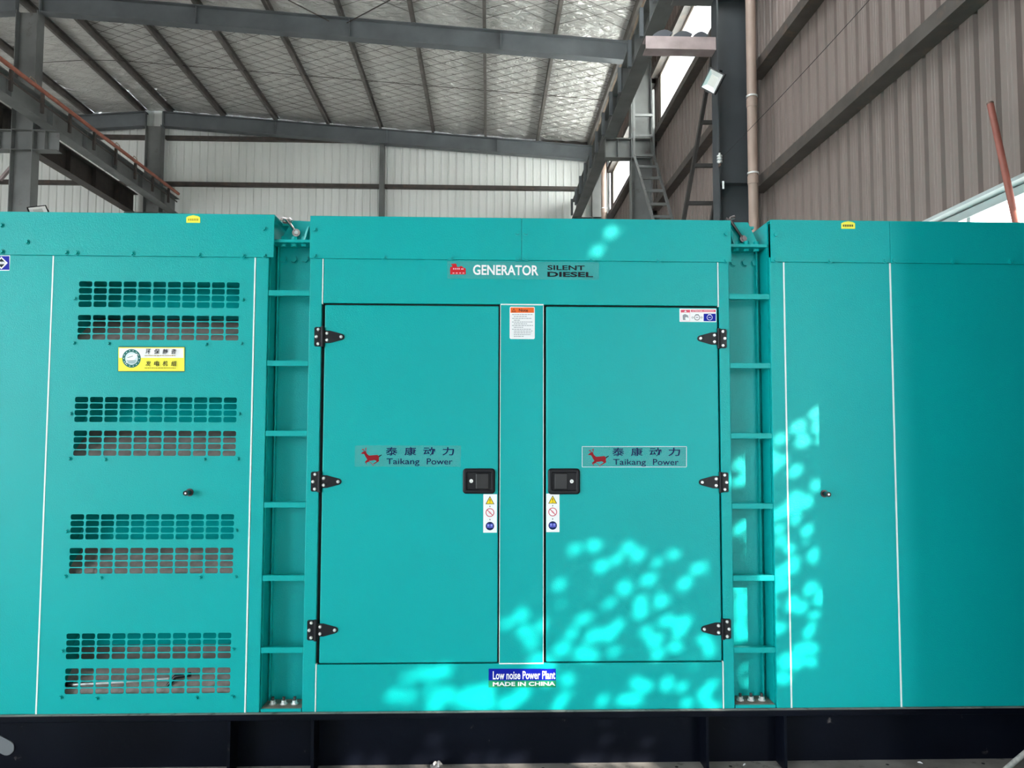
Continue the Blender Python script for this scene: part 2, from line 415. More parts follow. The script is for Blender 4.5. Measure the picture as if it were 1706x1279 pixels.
def foil(x0, x1, y0, y1, nx, ny, amp):
    v = []; f = []
    for j in range(ny + 1):
        for i in range(nx + 1):
            u = i / nx; x = x0 + (x1 - x0) * u; y = y0 + (y1 - y0) * j / ny
            zz = zr(x0) + (zr(x1) - zr(x0)) * u + 0.2
            pil = math.sin(PI * u)
            b = -0.02 * pil
            P_, Q_ = (y - .664 * (x - x0)) / .36, (y + .664 * (x - x0)) / .36
            if amp: b -= 0.035 * abs(math.sin(PI * P_) * math.sin(PI * Q_)) * min(1, 6 * min(u, 1 - u))
            if amp:
                edge = min(1, 4 * min(u, 1 - u) + 0.25)
                b += amp * edge * (noise.noise(Vector((x * 1.1, y * 2.6, 0))) * 0.6 + 0.4 * noise.noise(Vector((x * 3 + y * 2.5, y * 6, 3))) + 0.8 * abs(noise.noise(Vector((x * 0.5, y * 1.3, 7)))))
            v.append((x, y, zz + b))
    for j in range(ny):
        for i in range(nx):
            a = j * (nx + 1) + i; f.append((a, a + 1, a + nx + 2, a + nx + 1))
    return MB().add(v, f, 'foil', True)
for k in range(8):
    a, b = PX[k] + 0.036, PX[k + 1] - 0.03
    foil(a, b, YM + .0, YF + 0.3, 34, 170, 0.05).build('foil_panel', ceil)
    foil(a, b, YN + 3, YM, 30, 90, 0.05).build('foil_panel', ceil)
    foil(a, b, YN, YN + 3, 4, 8, 0).build('foil_panel', ceil)
    if k in SKYL:
        foil(a, b, YB, SKY0, 4, 12, 0).build('foil_panel', ceil); foil(a, b, SKY1, YN, 4, 2, 0).build('foil_panel', ceil)
        z0, z1 = zr(a) + .30, zr(b) + .30
        MB().add([(a, SKY0, z0), (b, SKY0, z1), (b, SKY1, z1), (a, SKY1, z0)], [(0, 1, 2, 3)], 'frp').build('added_skylight', ceil)
    else: foil(a, b, YB, YN, 4, 12, 0).build('foil_panel', ceil)
xs = [PX[0]] + PXL
for k in range(9):
    foil(xs[k + 1] + 0.036, xs[k] - 0.036, YM, YF + 0.3, 14, 70, 0.045).build('foil_panel', ceil)
    foil(xs[k + 1] + 0.036, xs[k] - 0.036, YB, YM, 6, 30, 0).build('foil_panel', ceil)
# strip at the eave: timber-brown boards and gutter
for k in range(15):
    y0 = YN + k * 0.83
    if y0 > YF: break
    x0, x1 = PX[8] + 0.04, XW + 0.02
    MB().add([(x0, y0 + .01, zr(x0) + .17), (x1, y0 + .01, zr(x1) + .17), (x1, y0 + .82, zr(x1) + .17), (x0, y0 + .82, zr(x0) + .17),
              (x0, y0 + .01, zr(x0) + .2), (x1, y0 + .01, zr(x1) + .2), (x1, y0 + .82, zr(x1) + .2), (x0, y0 + .82, zr(x0) + .2)],
             [(0, 1, 2, 3), (7, 6, 5, 4), (0, 4, 5, 1), (1, 5, 6, 2), (2, 6, 7, 3), (3, 7, 4, 0)], 'eave').build('eave_board', ceil)
MB().box(PX[8] + .04, XW + .02, YB, YN, zr(3.2) + .17, zr(3.2) + .2, 'eave').build('eave_board', ceil)
# roof skin above everything keeps the daylight out
def skin(x0, x1, y0, y1):
    z0, z1 = zr(x0) + 0.32, zr(x1) + 0.32
    MB().add([(x0, y0, z0), (x1, y0, z1), (x1, y1, z1), (x0, y1, z0), (x0, y0, z0 + .05), (x1, y0, z1 + .05), (x1, y1, z1 + .05), (x0, y1, z0 + .05)],
             [(0, 1, 2, 3), (7, 6, 5, 4), (0, 4, 5, 1), (1, 5, 6, 2), (2, 6, 7, 3), (3, 7, 4, 0)], 'outerwall').build('roof_sheet', ceil)
skin(-9.549, XW + .4, YB - .3, SKY0); skin(-9.549, XW + .4, SKY1, YF + .7); skin(XL - .4, -9.551, YB - .3, YF + .7)
xx = -9.549
for k in SKYL: skin(xx, PX[k] + .03, SKY0, SKY1); xx = PX[k + 1] - .03
skin(xx, XW + .4, SKY0, SKY1)
# diamond wire net under the foil: one mesh of thin wires
net = MB()
def wire(a, b, r=0.0045): net.tube([a, b], r, 'girt', 3, False, False)
for (y0, y1) in ((YN + 3.2, YM), (YM, YF)):
    for k in range(8):
        a, b = PX[k], PX[k + 1]; w = b - a
        for sgn in (1, -1):
            y = y0 - 0.9
            while y < y1:
                q0, q1 = (y, y + 0.95) if sgn > 0 else (y + 0.95, y)
                if min(q0, q1) >= y0 - 0.02 and max(q0, q1) <= y1 + .02:
                    wire((a + .04, q0, zr(a) + 0.155), (b - .04, q1, zr(b) + 0.155))
                y += 0.36
no = net.build('wire_net', ceil); no['kind'] = 'stuff'
for (y) in (YM + 3.0, YN + 3.0):
    pts = [PXL[1], PXL[0]] + PX
    for a, b in zip(pts[:-1], pts[1:]):
        MB().tube([(a + .03, y, zr(a) + .07), (b - .03, y, zr(b) + .07)], 0.008, 'girt', 6).build('sag_rod', ceil)

# ------------------------------------------------------------------ steel frames
def column(x, y, ztop, label, m='steel', w=0.26, dx=0.44):
    c = empty('steel_column', (x, y, 0), kind='structure', label=label, cat='column')
    MB().box(x - dx / 2, x - dx / 2 + 0.016, y - w / 2, y + w / 2, 0, ztop, m).build('flange', c)
    MB().box(x + dx / 2 - 0.016, x + dx / 2, y - w / 2, y + w / 2, 0, ztop, m).build('flange', c)
    MB().box(x - dx / 2 + 0.016, x + dx / 2 - 0.016, y - 0.006, y + 0.006, 0, ztop, m).build('web', c)
    for z in (7.08, 7.5, 4.6):
        for s in (-1, 1):
            MB().box(x - dx / 2 + 0.016, x + dx / 2 - 0.016, y + s * .006, y + s * w / 2, z - 0.006, z + 0.006, m).build('stiffener', c)
    MB().box(x - dx / 2 - .06, x + dx / 2 + .06, y - w / 2 - .05, y + w / 2 + .05, 0, 0.02, m).build('base_plate', c)
    return c
XR, XC = 3.18, -9.55
for y, lab in ((YF, 'grey steel column in the far right corner'), (YM, 'grey steel column at the right with the bent ladder'), (YN, 'big dark steel column at the right beside the beige downpipe'), (3.8, 'steel column beside the end of the generator'), (-8.05, 'steel column beyond the open gate')):
    column(XR, y, zr(XR) - .38, lab, 'darkpaint' if y == YN else 'steel')
for y, lab in ((YF, 'steel ridge column standing against the far wall'), (YM, 'steel ridge column at the left behind the red rail'), (YN, 'steel ridge column left of the generator'), (3.8, 'steel ridge column level with the generator'), (-2.2, 'steel ridge column near the camera')):
    column(XC, y, zr(XC) - 0.42, lab)
MB().box(-3.165, -3.035, YF - 0.02, YF + 0.3, 0, zr(-3.1) - .42, 'steel').build('wind_column', kind='structure', label='slim steel post in the middle of the far wall', cat='column')
def rafter(y, x0, x1, label):
    r = empty('rafter', ((x0 + x1) / 2, y, zr(x0) - .4), kind='structure', label=label, cat='beam')
    def pl(a0, a1, ya, yb, za, zb, name):
        za0, zb0, za1, zb1 = zr(a0) + za, zr(a0) + zb, zr(a1) + za, zr(a1) + zb
        MB().add([(a0, ya, za0), (a1, ya, za1), (a1, yb, za1), (a0, yb, za0), (a0, ya, zb0), (a1, ya, zb1), (a1, yb, zb1), (a0, yb, zb0)],
                 [(0, 1, 2, 3), (7, 6, 5, 4), (0, 4, 5, 1), (1, 5, 6, 2), (2, 6, 7, 3), (3, 7, 4, 0)], 'steelblue').build(name, r)
    pl(x0, x1, y - .11, y + .11, -0.42, -0.405, 'flange')
    pl(x0, x1, y - .11, y + .11, -0.015, 0, 'flange')
    pl(x0, x1, y - .006, y + .006, -0.405, -0.015, 'web')
    n = 4
    for k in range(1, n):
        xx = x0 + (x1 - x0) * k / n
        pl(xx - .005, xx + .005, y - .1, y - .006, -0.405, -0.015, 'stiffener')
    for xx in (x0, x1):
        s = 0.012 if xx == x0 else -0.012
        pl(min(xx, xx + s), max(xx, xx + s), y - .12, y - .006, -0.47, -0.0, 'end_plate')
for y, lab in ((YF, 'sloping roof beam against the far wall, right of the ridge column'), (YM, 'sloping roof beam crossing the top of the view'), (YN, 'sloping roof beam above the generator'), (3.8, 'sloping roof beam overhead'), (-2.2, 'sloping roof beam behind the camera')):
    rafter(y, XC + .24, XW - .15, lab)
for y, lab in ((YF, 'roof beam against the far wall, left of the ridge column'), (YM, 'roof beam of the neighbouring bay, left of the ridge column'), (YN, 'nearer roof beam of the neighbouring bay')):
    rafter(y, XL, XC - .24, lab)
# round bracing rods fixed on the middle rafter
for a, b, lab in (((480, 0), (548, 35), 'thin roof brace rod running up left from the roof beam'), ((650, 0), (578, 38), 'thin roof brace rod running up right from the roof beam')):
    p1 = at_y(b[0], b[1], YM - .02); d = ray(*a); p0 = None
    x_t = p1.x - 1.6 if a[0] < b[0] else p1.x + 1.6
    y_t = 12.2
    # end near the purlins of the nearer bay along the pixel direction
    t = y_t / d.y; q = CAMPOS + d * t
    zc = zr(q.x) + 0.02
    # slide along the ray until it reaches purlin height
    t = (zc - H) / d.z; q = CAMPOS + d * t; t = (zr(q.x) - .02 - H) / d.z; q = CAMPOS + d * t
    MB().tube([p1, q], 0.012, 'girt', 8).build('brace_rod', label=lab, cat='rod')

# crane runway on the right
def runway(x, y0, y1, zb, h, w, label, m, ystiff):
    r = empty('runway_beam', (x, (y0 + y1) / 2, zb), kind='structure', label=label, cat='beam')
    MB().box(x - w / 2, x + w / 2, y0, y1, zb, zb + .014, m).build('flange', r)
    MB().box(x - w / 2, x + w / 2, y0, y1, zb + h - .014, zb + h, m).build('flange', r)
    MB().box(x - .006, x + .006, y0, y1, zb + .014, zb + h - .014, m).build('web', r)
    y = y0 + ystiff
    while y < y1:
        for s in (-1, 1): MB().box(x + s * .006, x + s * w * .45, y - .005, y + .005, zb + .014, zb + h - .014, m).build('stiffener', r)
        y += ystiff
    MB().box(x - .04, x + .04, y0, y1, zb + h, zb + h + .07, 'rust').build('rail', r)
    return r
rb = runway(2.52, -2, YF + .1, 7.5, 0.5, 0.26, 'crane runway beam along the right columns', 'steel', 1.2)
for k in range(12):                             # dark clips on the runway's inner side
    y = 10.6 + k * 1.0
    MB().box(2.33, 2.39, y - .04, y + .04, 7.52, 7.98, 'steelblue').build('clip', rb)
ra = runway(-8.98, -2, YF + .1, 7.5, 0.44, 0.26, 'crane runway beam on the near side of the ridge columns', 'steel', 1.35)
rail = MB().tube([(-8.80, 6, 8.03), (-8.80, YF - .1, 8.03)], 0.042, 'redrail', 12).build('conductor_pipe', ra)
MB().box(-8.84, -8.825, 6, YF - .1, 7.78, 7.815, 'girt').build('conduit', ra)
y = 7.1
while y < YF - .2:
    MB().box(-8.85, -8.80, y - .03, y + .03, 7.60, 8.0, 'girt').build('bracket', ra); y += 1.0
for yy in (14.6, 18.0, 18.9):
    MB().tube([(-8.8, yy, 8.06), (-8.8, yy + .05, 8.13), (-8.8, yy + .2, 8.12), (-8.8, yy + .24, 8.06)], 0.01, 'eave', 6).build('pipe_clip', ra)
runway(-10.15, -2, YF + .1, 7.5, 0.56, 0.26, 'crane runway beam beyond the ridge columns, coloured dark as unlit', 'girt', 1.2)  # dark colour stands in for the beam being unlit
def corbel(x0, x1, y, z0, z1, label, m='steel'):
    c = empty('corbel', ((x0 + x1) / 2, y, z0), kind='structure', label=label, cat='bracket')
    MB().box(x0, x1, y - .12, y + .12, z0, z0 + .014, m).build('flange', c)
    MB().box(x0, x1, y - .12, y + .12, z1 - .014, z1, m).build('flange', c)
    MB().box(x0, x1, y - .006, y + .006, z0 + .014, z1 - .014, m).build('web', c)
    for xx in (x0 + .006, (x0 + x1) / 2):
        MB().box(xx - .005, xx + .005, y - .115, y - .006, z0 + .014, z1 - .014, m).build('stiffener', c)
for y, a, b in ((YF, 'corbel on the far right corner column', 'corbel on the far ridge column'), (YM, 'corbel under the runway beam at the bent ladder', 'corbel on the ridge column behind the red rail'), (YN, 'corbel high on the dark column beside the downpipe', 'corbel on the nearer ridge column')):
    corbel(2.42, 2.955, y, 7.08, 7.495, a); corbel(-9.33, -8.86, y, 7.08, 7.495, b)
    corbel(-10.3, -9.775, y, 7.08, 7.495, b.replace('corbel', 'outer corbel'))
# pinkish shelf bracket with steel offcuts on it
p0, p1 = at_y(1076, 82, YN - .1), at_y(1201, 60, YN - .1)
sb = empty('shelf_bracket', (p0.x, YN, p0.z), kind='structure', label='pinkish steel stub arm jutting from the dark column', cat='bracket')
zb0 = at_y(1100, 81, YN - .1).z; zb1 = at_y(1100, 60, YN - .1).z
MB().box(p0.x, 2.955, YN - .1, YN + .1, zb0, zb0 + .014, 'pinksteel').build('flange', sb)
MB().box(p0.x, 2.955, YN - .1, YN + .1, zb1 - .012, zb1, 'pinksteel').build('flange', sb)
MB().box(p0.x, 2.955, YN - .1, YN - .088, zb0 + .014, zb1 - .012, 'pinksteel').build('web', sb)
for xo, tilt, ln, lab in ((0.10, 0.10, .26, 'curved dark steel offcut lying at the tip of the stub arm'), (0.37, -0.05, .25, 'dark steel offcut lying in the middle of the stub arm'), (0.63, -0.16, .20, 'small dark steel offcut lying beside the high window')):
    mb = MB(); n = 8; pts = []
    x0 = p0.x + xo
    top = [(x0 + ln * k / n, zb1 + .012 + .075 * math.sin(PI * (k / n) * .8 + .15) + tilt * .1 * k / n) for k in range(n + 1)]
    mb.prism_y([(x0, zb1 + .001), (x0 + ln * .8, zb1 + .001)] + list(reversed(top)), YN - .09, YN + .05 - xo * .05, 'offcut')
    mb.build('steel_offcut', label=lab, cat='scrap metal')

# downpipes
def downpipe(x, y, r, zc, label, z1):
    d = empty('downpipe', (x, y, 0), label=label, cat='pipe')
    MB().tube([(x, y, 0.0), (x, y, z1)], r, 'pipe', 20).build('pipe', d)
    for z in zc:
        MB().tube([(x, y, z - .05), (x, y, z + .05)], r * 1.10, 'pipe', 20).build('coupling', d)
        MB().tube([(x, y, z + .075), (x, y, z + .095)], r * 1.15, 'zinc', 20).build('clamp', d)
dp = at_y(1254, 250, 9.25)
downpipe(dp.x, 9.25, 0.061, [at_y(1254, 172, 9.25).z, at_y(1254, 300, 9.25).z, 2.2], 'beige plastic downpipe beside the big dark column', zr(3.4) - .1)
dp = at_y(1006, 330, 21.3)
downpipe(dp.x, 21.3, 0.075, [5.0, at_y(1006, 352, 21.3).z], 'beige plastic downpipe in the far corner', zr(3.4) - .3)

# ladders leaning by the right columns
def ladder(pL, pR, rungs, name, label, wdt=.045, m='girt', rm='girt'):
    g = empty(name, (pL[-1] + pR[-1]) / 2, label=label, cat='ladder')
    for P in (pL, pR):
        mb = MB()
        for a, b in zip(P[:-1], P[1:]): mb.bar(a, b, wdt, .045, m)
        mb.build('stile', g)
    for a, b in rungs: MB().bar(a, b, .04, .05, rm).build('rung', g)
YLD = 10.15
def toground(a, b):                            # carry the line a->b on to the floor
    t = a.z / (a.z - b.z); return a + (b - a) * t
a, b = at_y(1189, 83, YLD), at_y(1139, 366, YLD - .1); b2 = toground(a, b)
c, e = at_y(1206, 200, YLD - .25), at_y(1186, 366, YLD - .1); e2 = toground(c, e); w = e - b
c_top = a + (e - b)
def lerp_z(p, q, z): t = (z - p.z) / (q.z - p.z); return p + (q - p) * t
rg = []
for py in (45, 118, 191, 266, 331, 420, 500, 600):
    z = at_y(1170, py, YLD - .3).z
    if z < a.z: rg.append((lerp_z(a, b2, z), lerp_z(a, b2, z) + w))
ladder([a, b2], [c_top, b2 + w], rg, 'leaning_ladder', 'dark steel ladder leaning below the floodlight', m='ladder', rm='ladder')
YL2 = 15.3
q = lambda px, py: at_y(px, py, YL2)
k0, k1 = q(1056, 150), q(1056, 258)
k2 = at_y(1088, 366, 13.6); r0 = q(1088, 150); r1 = q(1089, 258); k2r = at_y(1120, 366, 13.6)
k3 = k1 + (k2 - k1) * 1.45; r3 = r1 + (k2r - r1) * 1.45
rg = [(q(1056, y), q(1089, y)) for y in (192, 226)] + [(lerp_z(k1, k3, q(1070, y).z), lerp_z(r1, r3, q(1070, y).z)) for y in (259, 287, 314, 343, 372, 398)]
ladder([k0, k1, k3], [r0, r1, r3], rg, 'bent_ladder', 'grey steel ladder with a bend in front of the middle column', m='steel', rm='steel')

# floodlights
def floodlight(c, face_dir, roll, s, label, arm_to):
    M = Matrix.Translation(c) @ Vector(face_dir).to_track_quat('Z', 'Y').to_matrix().to_4x4() @ Matrix.Rotation(roll, 4, 'Z')
    r = link('floodlight', None, Matrix.Translation(c), None, label=label, cat='floodlight')
    def part(mb, name):
        me, o = mb.mesh(name, (0, 0, 0)); return link(name, me, M, r)
    part(MB().box(-s, s, -s * .8, s * .8, -.06, -.005, 'blackgloss', .008), 'housing')
    mb = MB()
    for a in ((-s, -s * .88, -s * .8, s * .8), (s * .88, s, -s * .8, s * .8), (-s * .88, s * .88, -s * .8, -s * .68), (-s * .88, s * .88, s * .68, s * .8)):
        mb.box(a[0], a[1], a[2], a[3], -.005, .012, 'blackgloss')
    part(mb, 'bezel')
    fr = MB(); o = [(-s * .88, -s * .68), (s * .88, -s * .68), (s * .88, s * .68), (-s * .88, s * .68)]; i = [(x * .55, y * .55) for x, y in o]
    fr.add([(x, y, .008) for x, y in o] + [(x, y, -.003) for x, y in i], [(k, (k + 1) % 4, (k + 1) % 4 + 4, k + 4) for k in range(4)], 'zinc')
    part(fr, 'reflector')
    part(MB().box(i[0][0], i[2][0], i[0][1], i[2][1], -.004, -.002, 'ledglass'), 'led_panel')
    fin = MB()
    for k in range(7): fin.box(-s * .8 + k * s * .26, -s * .8 + k * s * .26 + .006, -s * .6, s * .6, -.10, -.06, 'blackgloss')
    part(fin, 'heat_sink')
    yk = MB()
    yk.box(-s - .012, -s - .004, -.02, .02, -.12, .0, 'blackgloss').box(s + .004, s + .012, -.02, .02, -.12, .0, 'blackgloss').box(-s - .012, s + .012, -.02, .02, -.13, -.12, 'blackgloss')
    part(yk, 'yoke')
    MB().tube([M @ Vector((0, 0, -.125)), arm_to], .015, 'blackgloss', 8).build('arm', r)
c = at_y(1187, 135, YN - .32)
floodlight(c, Vector((-.55, -.75, -.35)), math.radians(52), .135, 'square floodlight on the big dark column', Vector((2.96, YN - .08, c.z + .06)))
c = at_y(64, 352, YM - .5)
floodlight(c, Vector((.3, -.7, .45)), math.radians(20), .17, 'white-faced floodlight peeping over the generator at the left', Vector((XC + .21, YM - .1, c.z - .1)))
# insulator with the thin cable along the wall
c = at_y(1199, 264, YN - .2)
ins = empty('insulator', c, label='grey cable insulator on the big dark column', cat='insulator')
MB().box(c.x - .0, 2.965, YN - .21, YN - .13, c.z - .09, c.z - .05, 'rust').build('bracket', ins)
mb = MB()
for k in range(3): mb.tube([(c.x, c.y, c.z - .05 + k * .035), (c.x, c.y, c.z - .03 + k * .035)], .035, 'zinc', 12)
mb.tube([(c.x, c.y, c.z - .06), (c.x, c.y, c.z + .07)], .015, 'zinc', 8)
mb.build('spool', ins)
e = at_x(1440, 0, 3.1)
c2 = c + Vector((.02, -.045, 0))
e = c2 + (e - c2) * ((c2.y - 3.935) / (c2.y - e.y))          # tied to the next column
pts = [c2 + (e - c2) * (k / 12) + Vector((0, 0, -.05 * math.sin(PI * k / 12))) for k in range(13)]
MB().tube(pts, .003, 'ink' if 'ink' in MATS else 'blackgloss', 6).build('cable', label='thin dark cable strung up along the right wall', cat='cable')
c = at_y(1205, 308, YN - .14)
MB().box(c.x - .012, c.x + .012, YN - .142, YN - .132, c.z - .05, c.z + .05, 'white').build('paper_tag', label='small white tag stuck on the dark column', cat='tag')
# diagonal brace at the far left column
MB().bar(at_y(0, 300, YM + .1), at_y(47, 245, YM + .1), .07, .05, 'pinksteel').build('knee_brace', kind='structure', label='slanting steel brace beside the left ridge column', cat='brace')
# red pole leaning on the right wall
pt = at_x(1650, 174, 3.33); pb = Vector((3.345, 4.06, 0.0))
tp = empty('red_pole', pb, label='red painted steel pole leaning against the right wall', cat='pole')
MB().tube([pb + Vector((0, 0, .0)), pt], .021, 'redpole', 16).build('tube', tp)
d = (pt - pb).normalized()
MB().tube([pt, pt + d * .012], .0215, 'rust', 16).build('cap', tp)

# ------------------------------------------------------------------ the generator
GX0, GX1, GB = -3.55, 2.72, D + 1.65            # ends and back of the canopy
GEN = empty('generator_set', (0, D + .8, 0), label='long teal silent diesel generator on a black steel skid', cat='generator')
ZB = fz(1183)                                   # bottom of the canopy
ZH = fz(432)                                    # underside of the hood covers
ZT = fz(364)                                    # top of the canopy
HOODS = ((fz(427, 220), fz(355.5, 220)), (fz(434, 867), fz(364, 867)), (fz(438.5, 1490), fz(369, 1490)))   # underside and top of each hood
xL1, xL2, xLe = fx(75), fx(417), fx(440)        # left module: seam, seam, recess edge
xC0, xC1 = fx(510), fx(532)                     # middle module: recess edge, seam
xD0, xD1, xD2, xD3 = fx(535), fx(831), fx(907), fx(1200)
xC2, xC3 = fx(1200.5), fx(1219)
xR0, xR1, xR2 = fx(1288), fx(1312), fx(1492)
zD0, zD1 = fz(1103.5), fz(508.5)
def panel(name, x0, x1, z0, z1, y0=0.0, y1=0.02, m='teal', bev=0.0025, lab=None):
    o = MB().box(x0, x1, D + y0, D + y1, z0, z1, m, bev).build(name, GEN)
    if lab: o['label'] = lab
    return o
# shells of the three modules (sides, top, back)
for (x0, x1), (_, ZT) in zip(((GX0, xLe), (xC0, xC3), (xR0, GX1)), HOODS):
    mb = MB(); t = .006
    mb.box(x0, x0 + t, D + .021, GB, ZB, ZT - .004, 'teal').box(x1 - t, x1, D + .021, GB, ZB, ZT - .004, 'teal')
    mb.box(x0 + t, x1 - t, GB - t, GB, ZB, ZT - .004, 'teal').box(x0 + t, x1 - t, D + .021, GB - t, ZT - .012, ZT - .004, 'teal')
    mb.box(x0 + t, x1 - t, D + .30, D + .31, ZB, ZT - .02, 'gapdark')
    mb.build('canopy_shell', GEN)
# front panels, left module
panel('side_panel', GX0, xL1 - .003, ZB, ZH + .02)
panel('corner_post', xL2 + .004, xLe, ZB, ZH + .02)
# vent panel with its eight punched grilles
VENT = [((131, 468), (400, 513)), ((129, 524), (399, 567)), ((124, 660), (396, 704)), ((122, 716), (394, 760)), ((117, 855), (391, 899)), ((114, 911), (389, 956)), ((109, 1053), (385, 1098)), ((107, 1111), (383, 1156))]
vx0 = sum(at_y(a[0], a[1], D).x for a, b in VENT) / 8; vx1 = sum(at_y(b[0], b[1], D).x for a, b in VENT) / 8
holes = []
for a, b in VENT:
    zt = (at_y(a[0], a[1], D).z + at_y(b[0], a[1] + 1, D).z) / 2; zb_ = (at_y(a[0], b[1], D).z + at_y(b[0], b[1], D).z) / 2
    holes.append((vx0, vx1, zb_, zt))
def holed(x0, x1, z0, z1, holes, y0, y1, m):
    mb = MB()
    zs = sorted({z0, z1} | {h[2] for h in holes} | {h[3] for h in holes})
    hx0, hx1 = holes[0][0], holes[0][1]
    mb.box(x0, hx0, y0, y1, z0, z1, m).box(hx1, x1, y0, y1, z0, z1, m)
    for a, b in zip(zs[:-1], zs[1:]):
        if not any(abs(a - h[2]) < 1e-6 for h in holes): mb.box(hx0, hx1, y0, y1, a, b, m)
    return mb
holed(xL1 + .003, xL2 - .003, ZB, ZH + .02, holes, D, D + .003, 'teal').build('vent_panel', GEN)
def grille(h):
    mb = MB(); nx, nz = 11, 4; cw = (h[1] - h[0]) / nx; ch = (h[3] - h[2]) / nz; bw = .0042; r = .007; seg = 3
    def rr(cx, cz, w, hh):
        out = []
        for qx, qz, a0 in ((1, 1, 0), (-1, 1, PI / 2), (-1, -1, PI), (1, -1, 3 * PI / 2)):
            for k in range(seg + 1):
                a = a0 + PI / 2 * k / seg; out.append((cx + qx * (w - r) + r * math.cos(a), cz + qz * (hh - r) + r * math.sin(a)))
        return out
    y0, y1 = D + .0002, D + .0028
    for i in range(nx):
        for j in range(nz):
            cx, cz = h[0] + cw * (i + .5), h[2] + ch * (j + .5)
            inn = rr(cx, cz, cw / 2 - bw / 2 - .0015, ch / 2 - bw / 2); n = len(inn)
            outr = [(cx + cw / 2, cz + ch / 2), (cx - cw / 2, cz + ch / 2), (cx - cw / 2, cz - ch / 2), (cx + cw / 2, cz - ch / 2)]
            v = [(x, y0, z) for x, z in inn] + [(x, y1, z) for x, z in inn] + [(x, y0, z) for x, z in outr]
            f = []
            for k in range(n): f.append((k, (k + 1) % n, (k + 1) % n + n, k + n))
            for c in range(4):
                for k in range(seg): f.append((2 * n + c, c * (seg + 1) + k, c * (seg + 1) + k + 1))
                nx_ = (c + 1) % 4
                f.append((2 * n + c, c * (seg + 1) + seg, nx_ * (seg + 1), 2 * n + nx_))
            mb.add(v, f, 'teal')
    return mb
for h in holes: grille(h).build('vent_grille', GEN)
# air ducts behind each pair of grilles: teal baffle above, acoustic foam below
for k in range(4):
    up, lo = holes[2 * k], holes[2 * k + 1]
    x0, x1, zt, zb_ = up[0] - .02, up[1] + .02, up[3] + .015, lo[2] - .01
    zm = lo[3] + .012 - (.03 if k == 3 else 0)
    if k == 3: zm = up[2] + .032
    y0, ym = D + .0045, D + .215
    mb = MB()
    mb.box(x0 - .004, x0, y0, ym, zb_, zt, 'teal').box(x1, x1 + .004, y0, ym, zb_, zt, 'teal')
    mb.box(x0, x1, y0, ym, zt, zt + .004, 'teal')
    mb.box(x0, x1, ym, ym + .004, zb_, zt, 'teal')
    mb.add([(x0, D + .10, zm), (x1, D + .10, zm), (x1, ym, zt), (x0, ym, zt)], [(0, 1, 2, 3)], 'teal')
    duct = mb.build('air_duct', GEN)
    fm = MB(); v = []; n = 24
    for i in range(n + 1):
        for j in range(9):
            u = i / n; w_ = j / 8
            v.append((x0 + (x1 - x0) * u, y0 + .012 + (ym - y0 - .03) * w_, zb_ + (zm - zb_) * (w_ ** .9) * .98 + .004 * noise.noise(Vector((u * 9, w_ * 5, k)))))
    fm.add(v, [(i * 9 + j, i * 9 + j + 1, (i + 1) * 9 + j + 1, (i + 1) * 9 + j) for i in range(n) for j in range(8)], 'foam', True)
    fo = fm.build('foam_lining', duct); fo['label'] = 'grey-brown acoustic foam'
# rod lying in the lowest duct
rd = MB().tube([at_y(108, 1141, D + .03), at_y(200, 1136, D + .034), at_y(282, 1130, D + .04)], .006, 'alu', 8)
rd.tube([at_y(106, 1140, D + .025), at_y(121, 1139, D + .03)], .010, 'blackgloss', 8).tube([at_y(280, 1142, D + .035), at_y(292, 1127, D + .04), at_y(318, 1123, D + .045)], .009, 'blackgloss', 8)
rd.build('linkage_rod', GEN)
# front panels, middle module
panel('top_panel', xC1 + .003, xC2 - .003, zD1 + .004, ZH + .02)
panel('bottom_panel', xC1 + .003, xC2 - .003, ZB, zD0 - .004)
panel('corner_post', xC0, xC1 - .003, ZB, ZH + .02)
panel('corner_post', xC2 + .003, xC3, ZB, ZH + .02)
panel('centre_post', xD1 + .005, xD2 - .005, zD0 - .003, zD1 + .003)
MB().box(xC0 + .01, xC3 - .01, D + .022, D + .03, ZB, ZH, 'gapdark').build('dark_backing', GEN)  # black sheet behind the doors paints their gaps dark
for x0, x1 in ((xD0, xD1 - .003), (xD2 + .003, xD3 - .003)):
    panel('door', x0 + .004, x1, zD0 + .002, zD1 - .004, -.001, .02, bev=.004)
# right module
panel('corner_post', xR0, xR1 - .003, ZB, ZH + .02)
panel('side_panel', xR1 + .003, xR2 - .003, ZB, ZH + .02)
panel('side_panel', xR2 + .003, GX1, ZB, ZH + .02)
# pale sealant seams
def seam(x, z0, z1, w=.006): MB().box(x - w / 2, x + w / 2, D - .0015, D + .012, z0, z1, 'seam').build('sealant_seam', GEN)
for x, q in ((xL1, 0), (xL2, 0), (xR1, 2), (xR2, 2)): seam(x, ZB, HOODS[q][0] + .002)
for x in (xC1, xC2): seam(x, zD1, HOODS[1][0] + .002, .0045); seam(x, ZB, zD0, .0045)
MB().box(xD1 + .004, xD2 - .004, D - .0012, D + .01, zD1 + .001, zD1 + .006, 'seam').build('sealant_seam', GEN)
MB().box(xD1 + .004, xD2 - .004, D - .0012, D + .01, zD0 - .006, zD0 - .001, 'seam').build('sealant_seam', GEN)
for x in (xD1 + .0045, xD2 - .0045): MB().box(x - .0012, x + .0012, D - .001, D + .01, zD0, zD1, 'seam').build('sealant_seam', GEN)
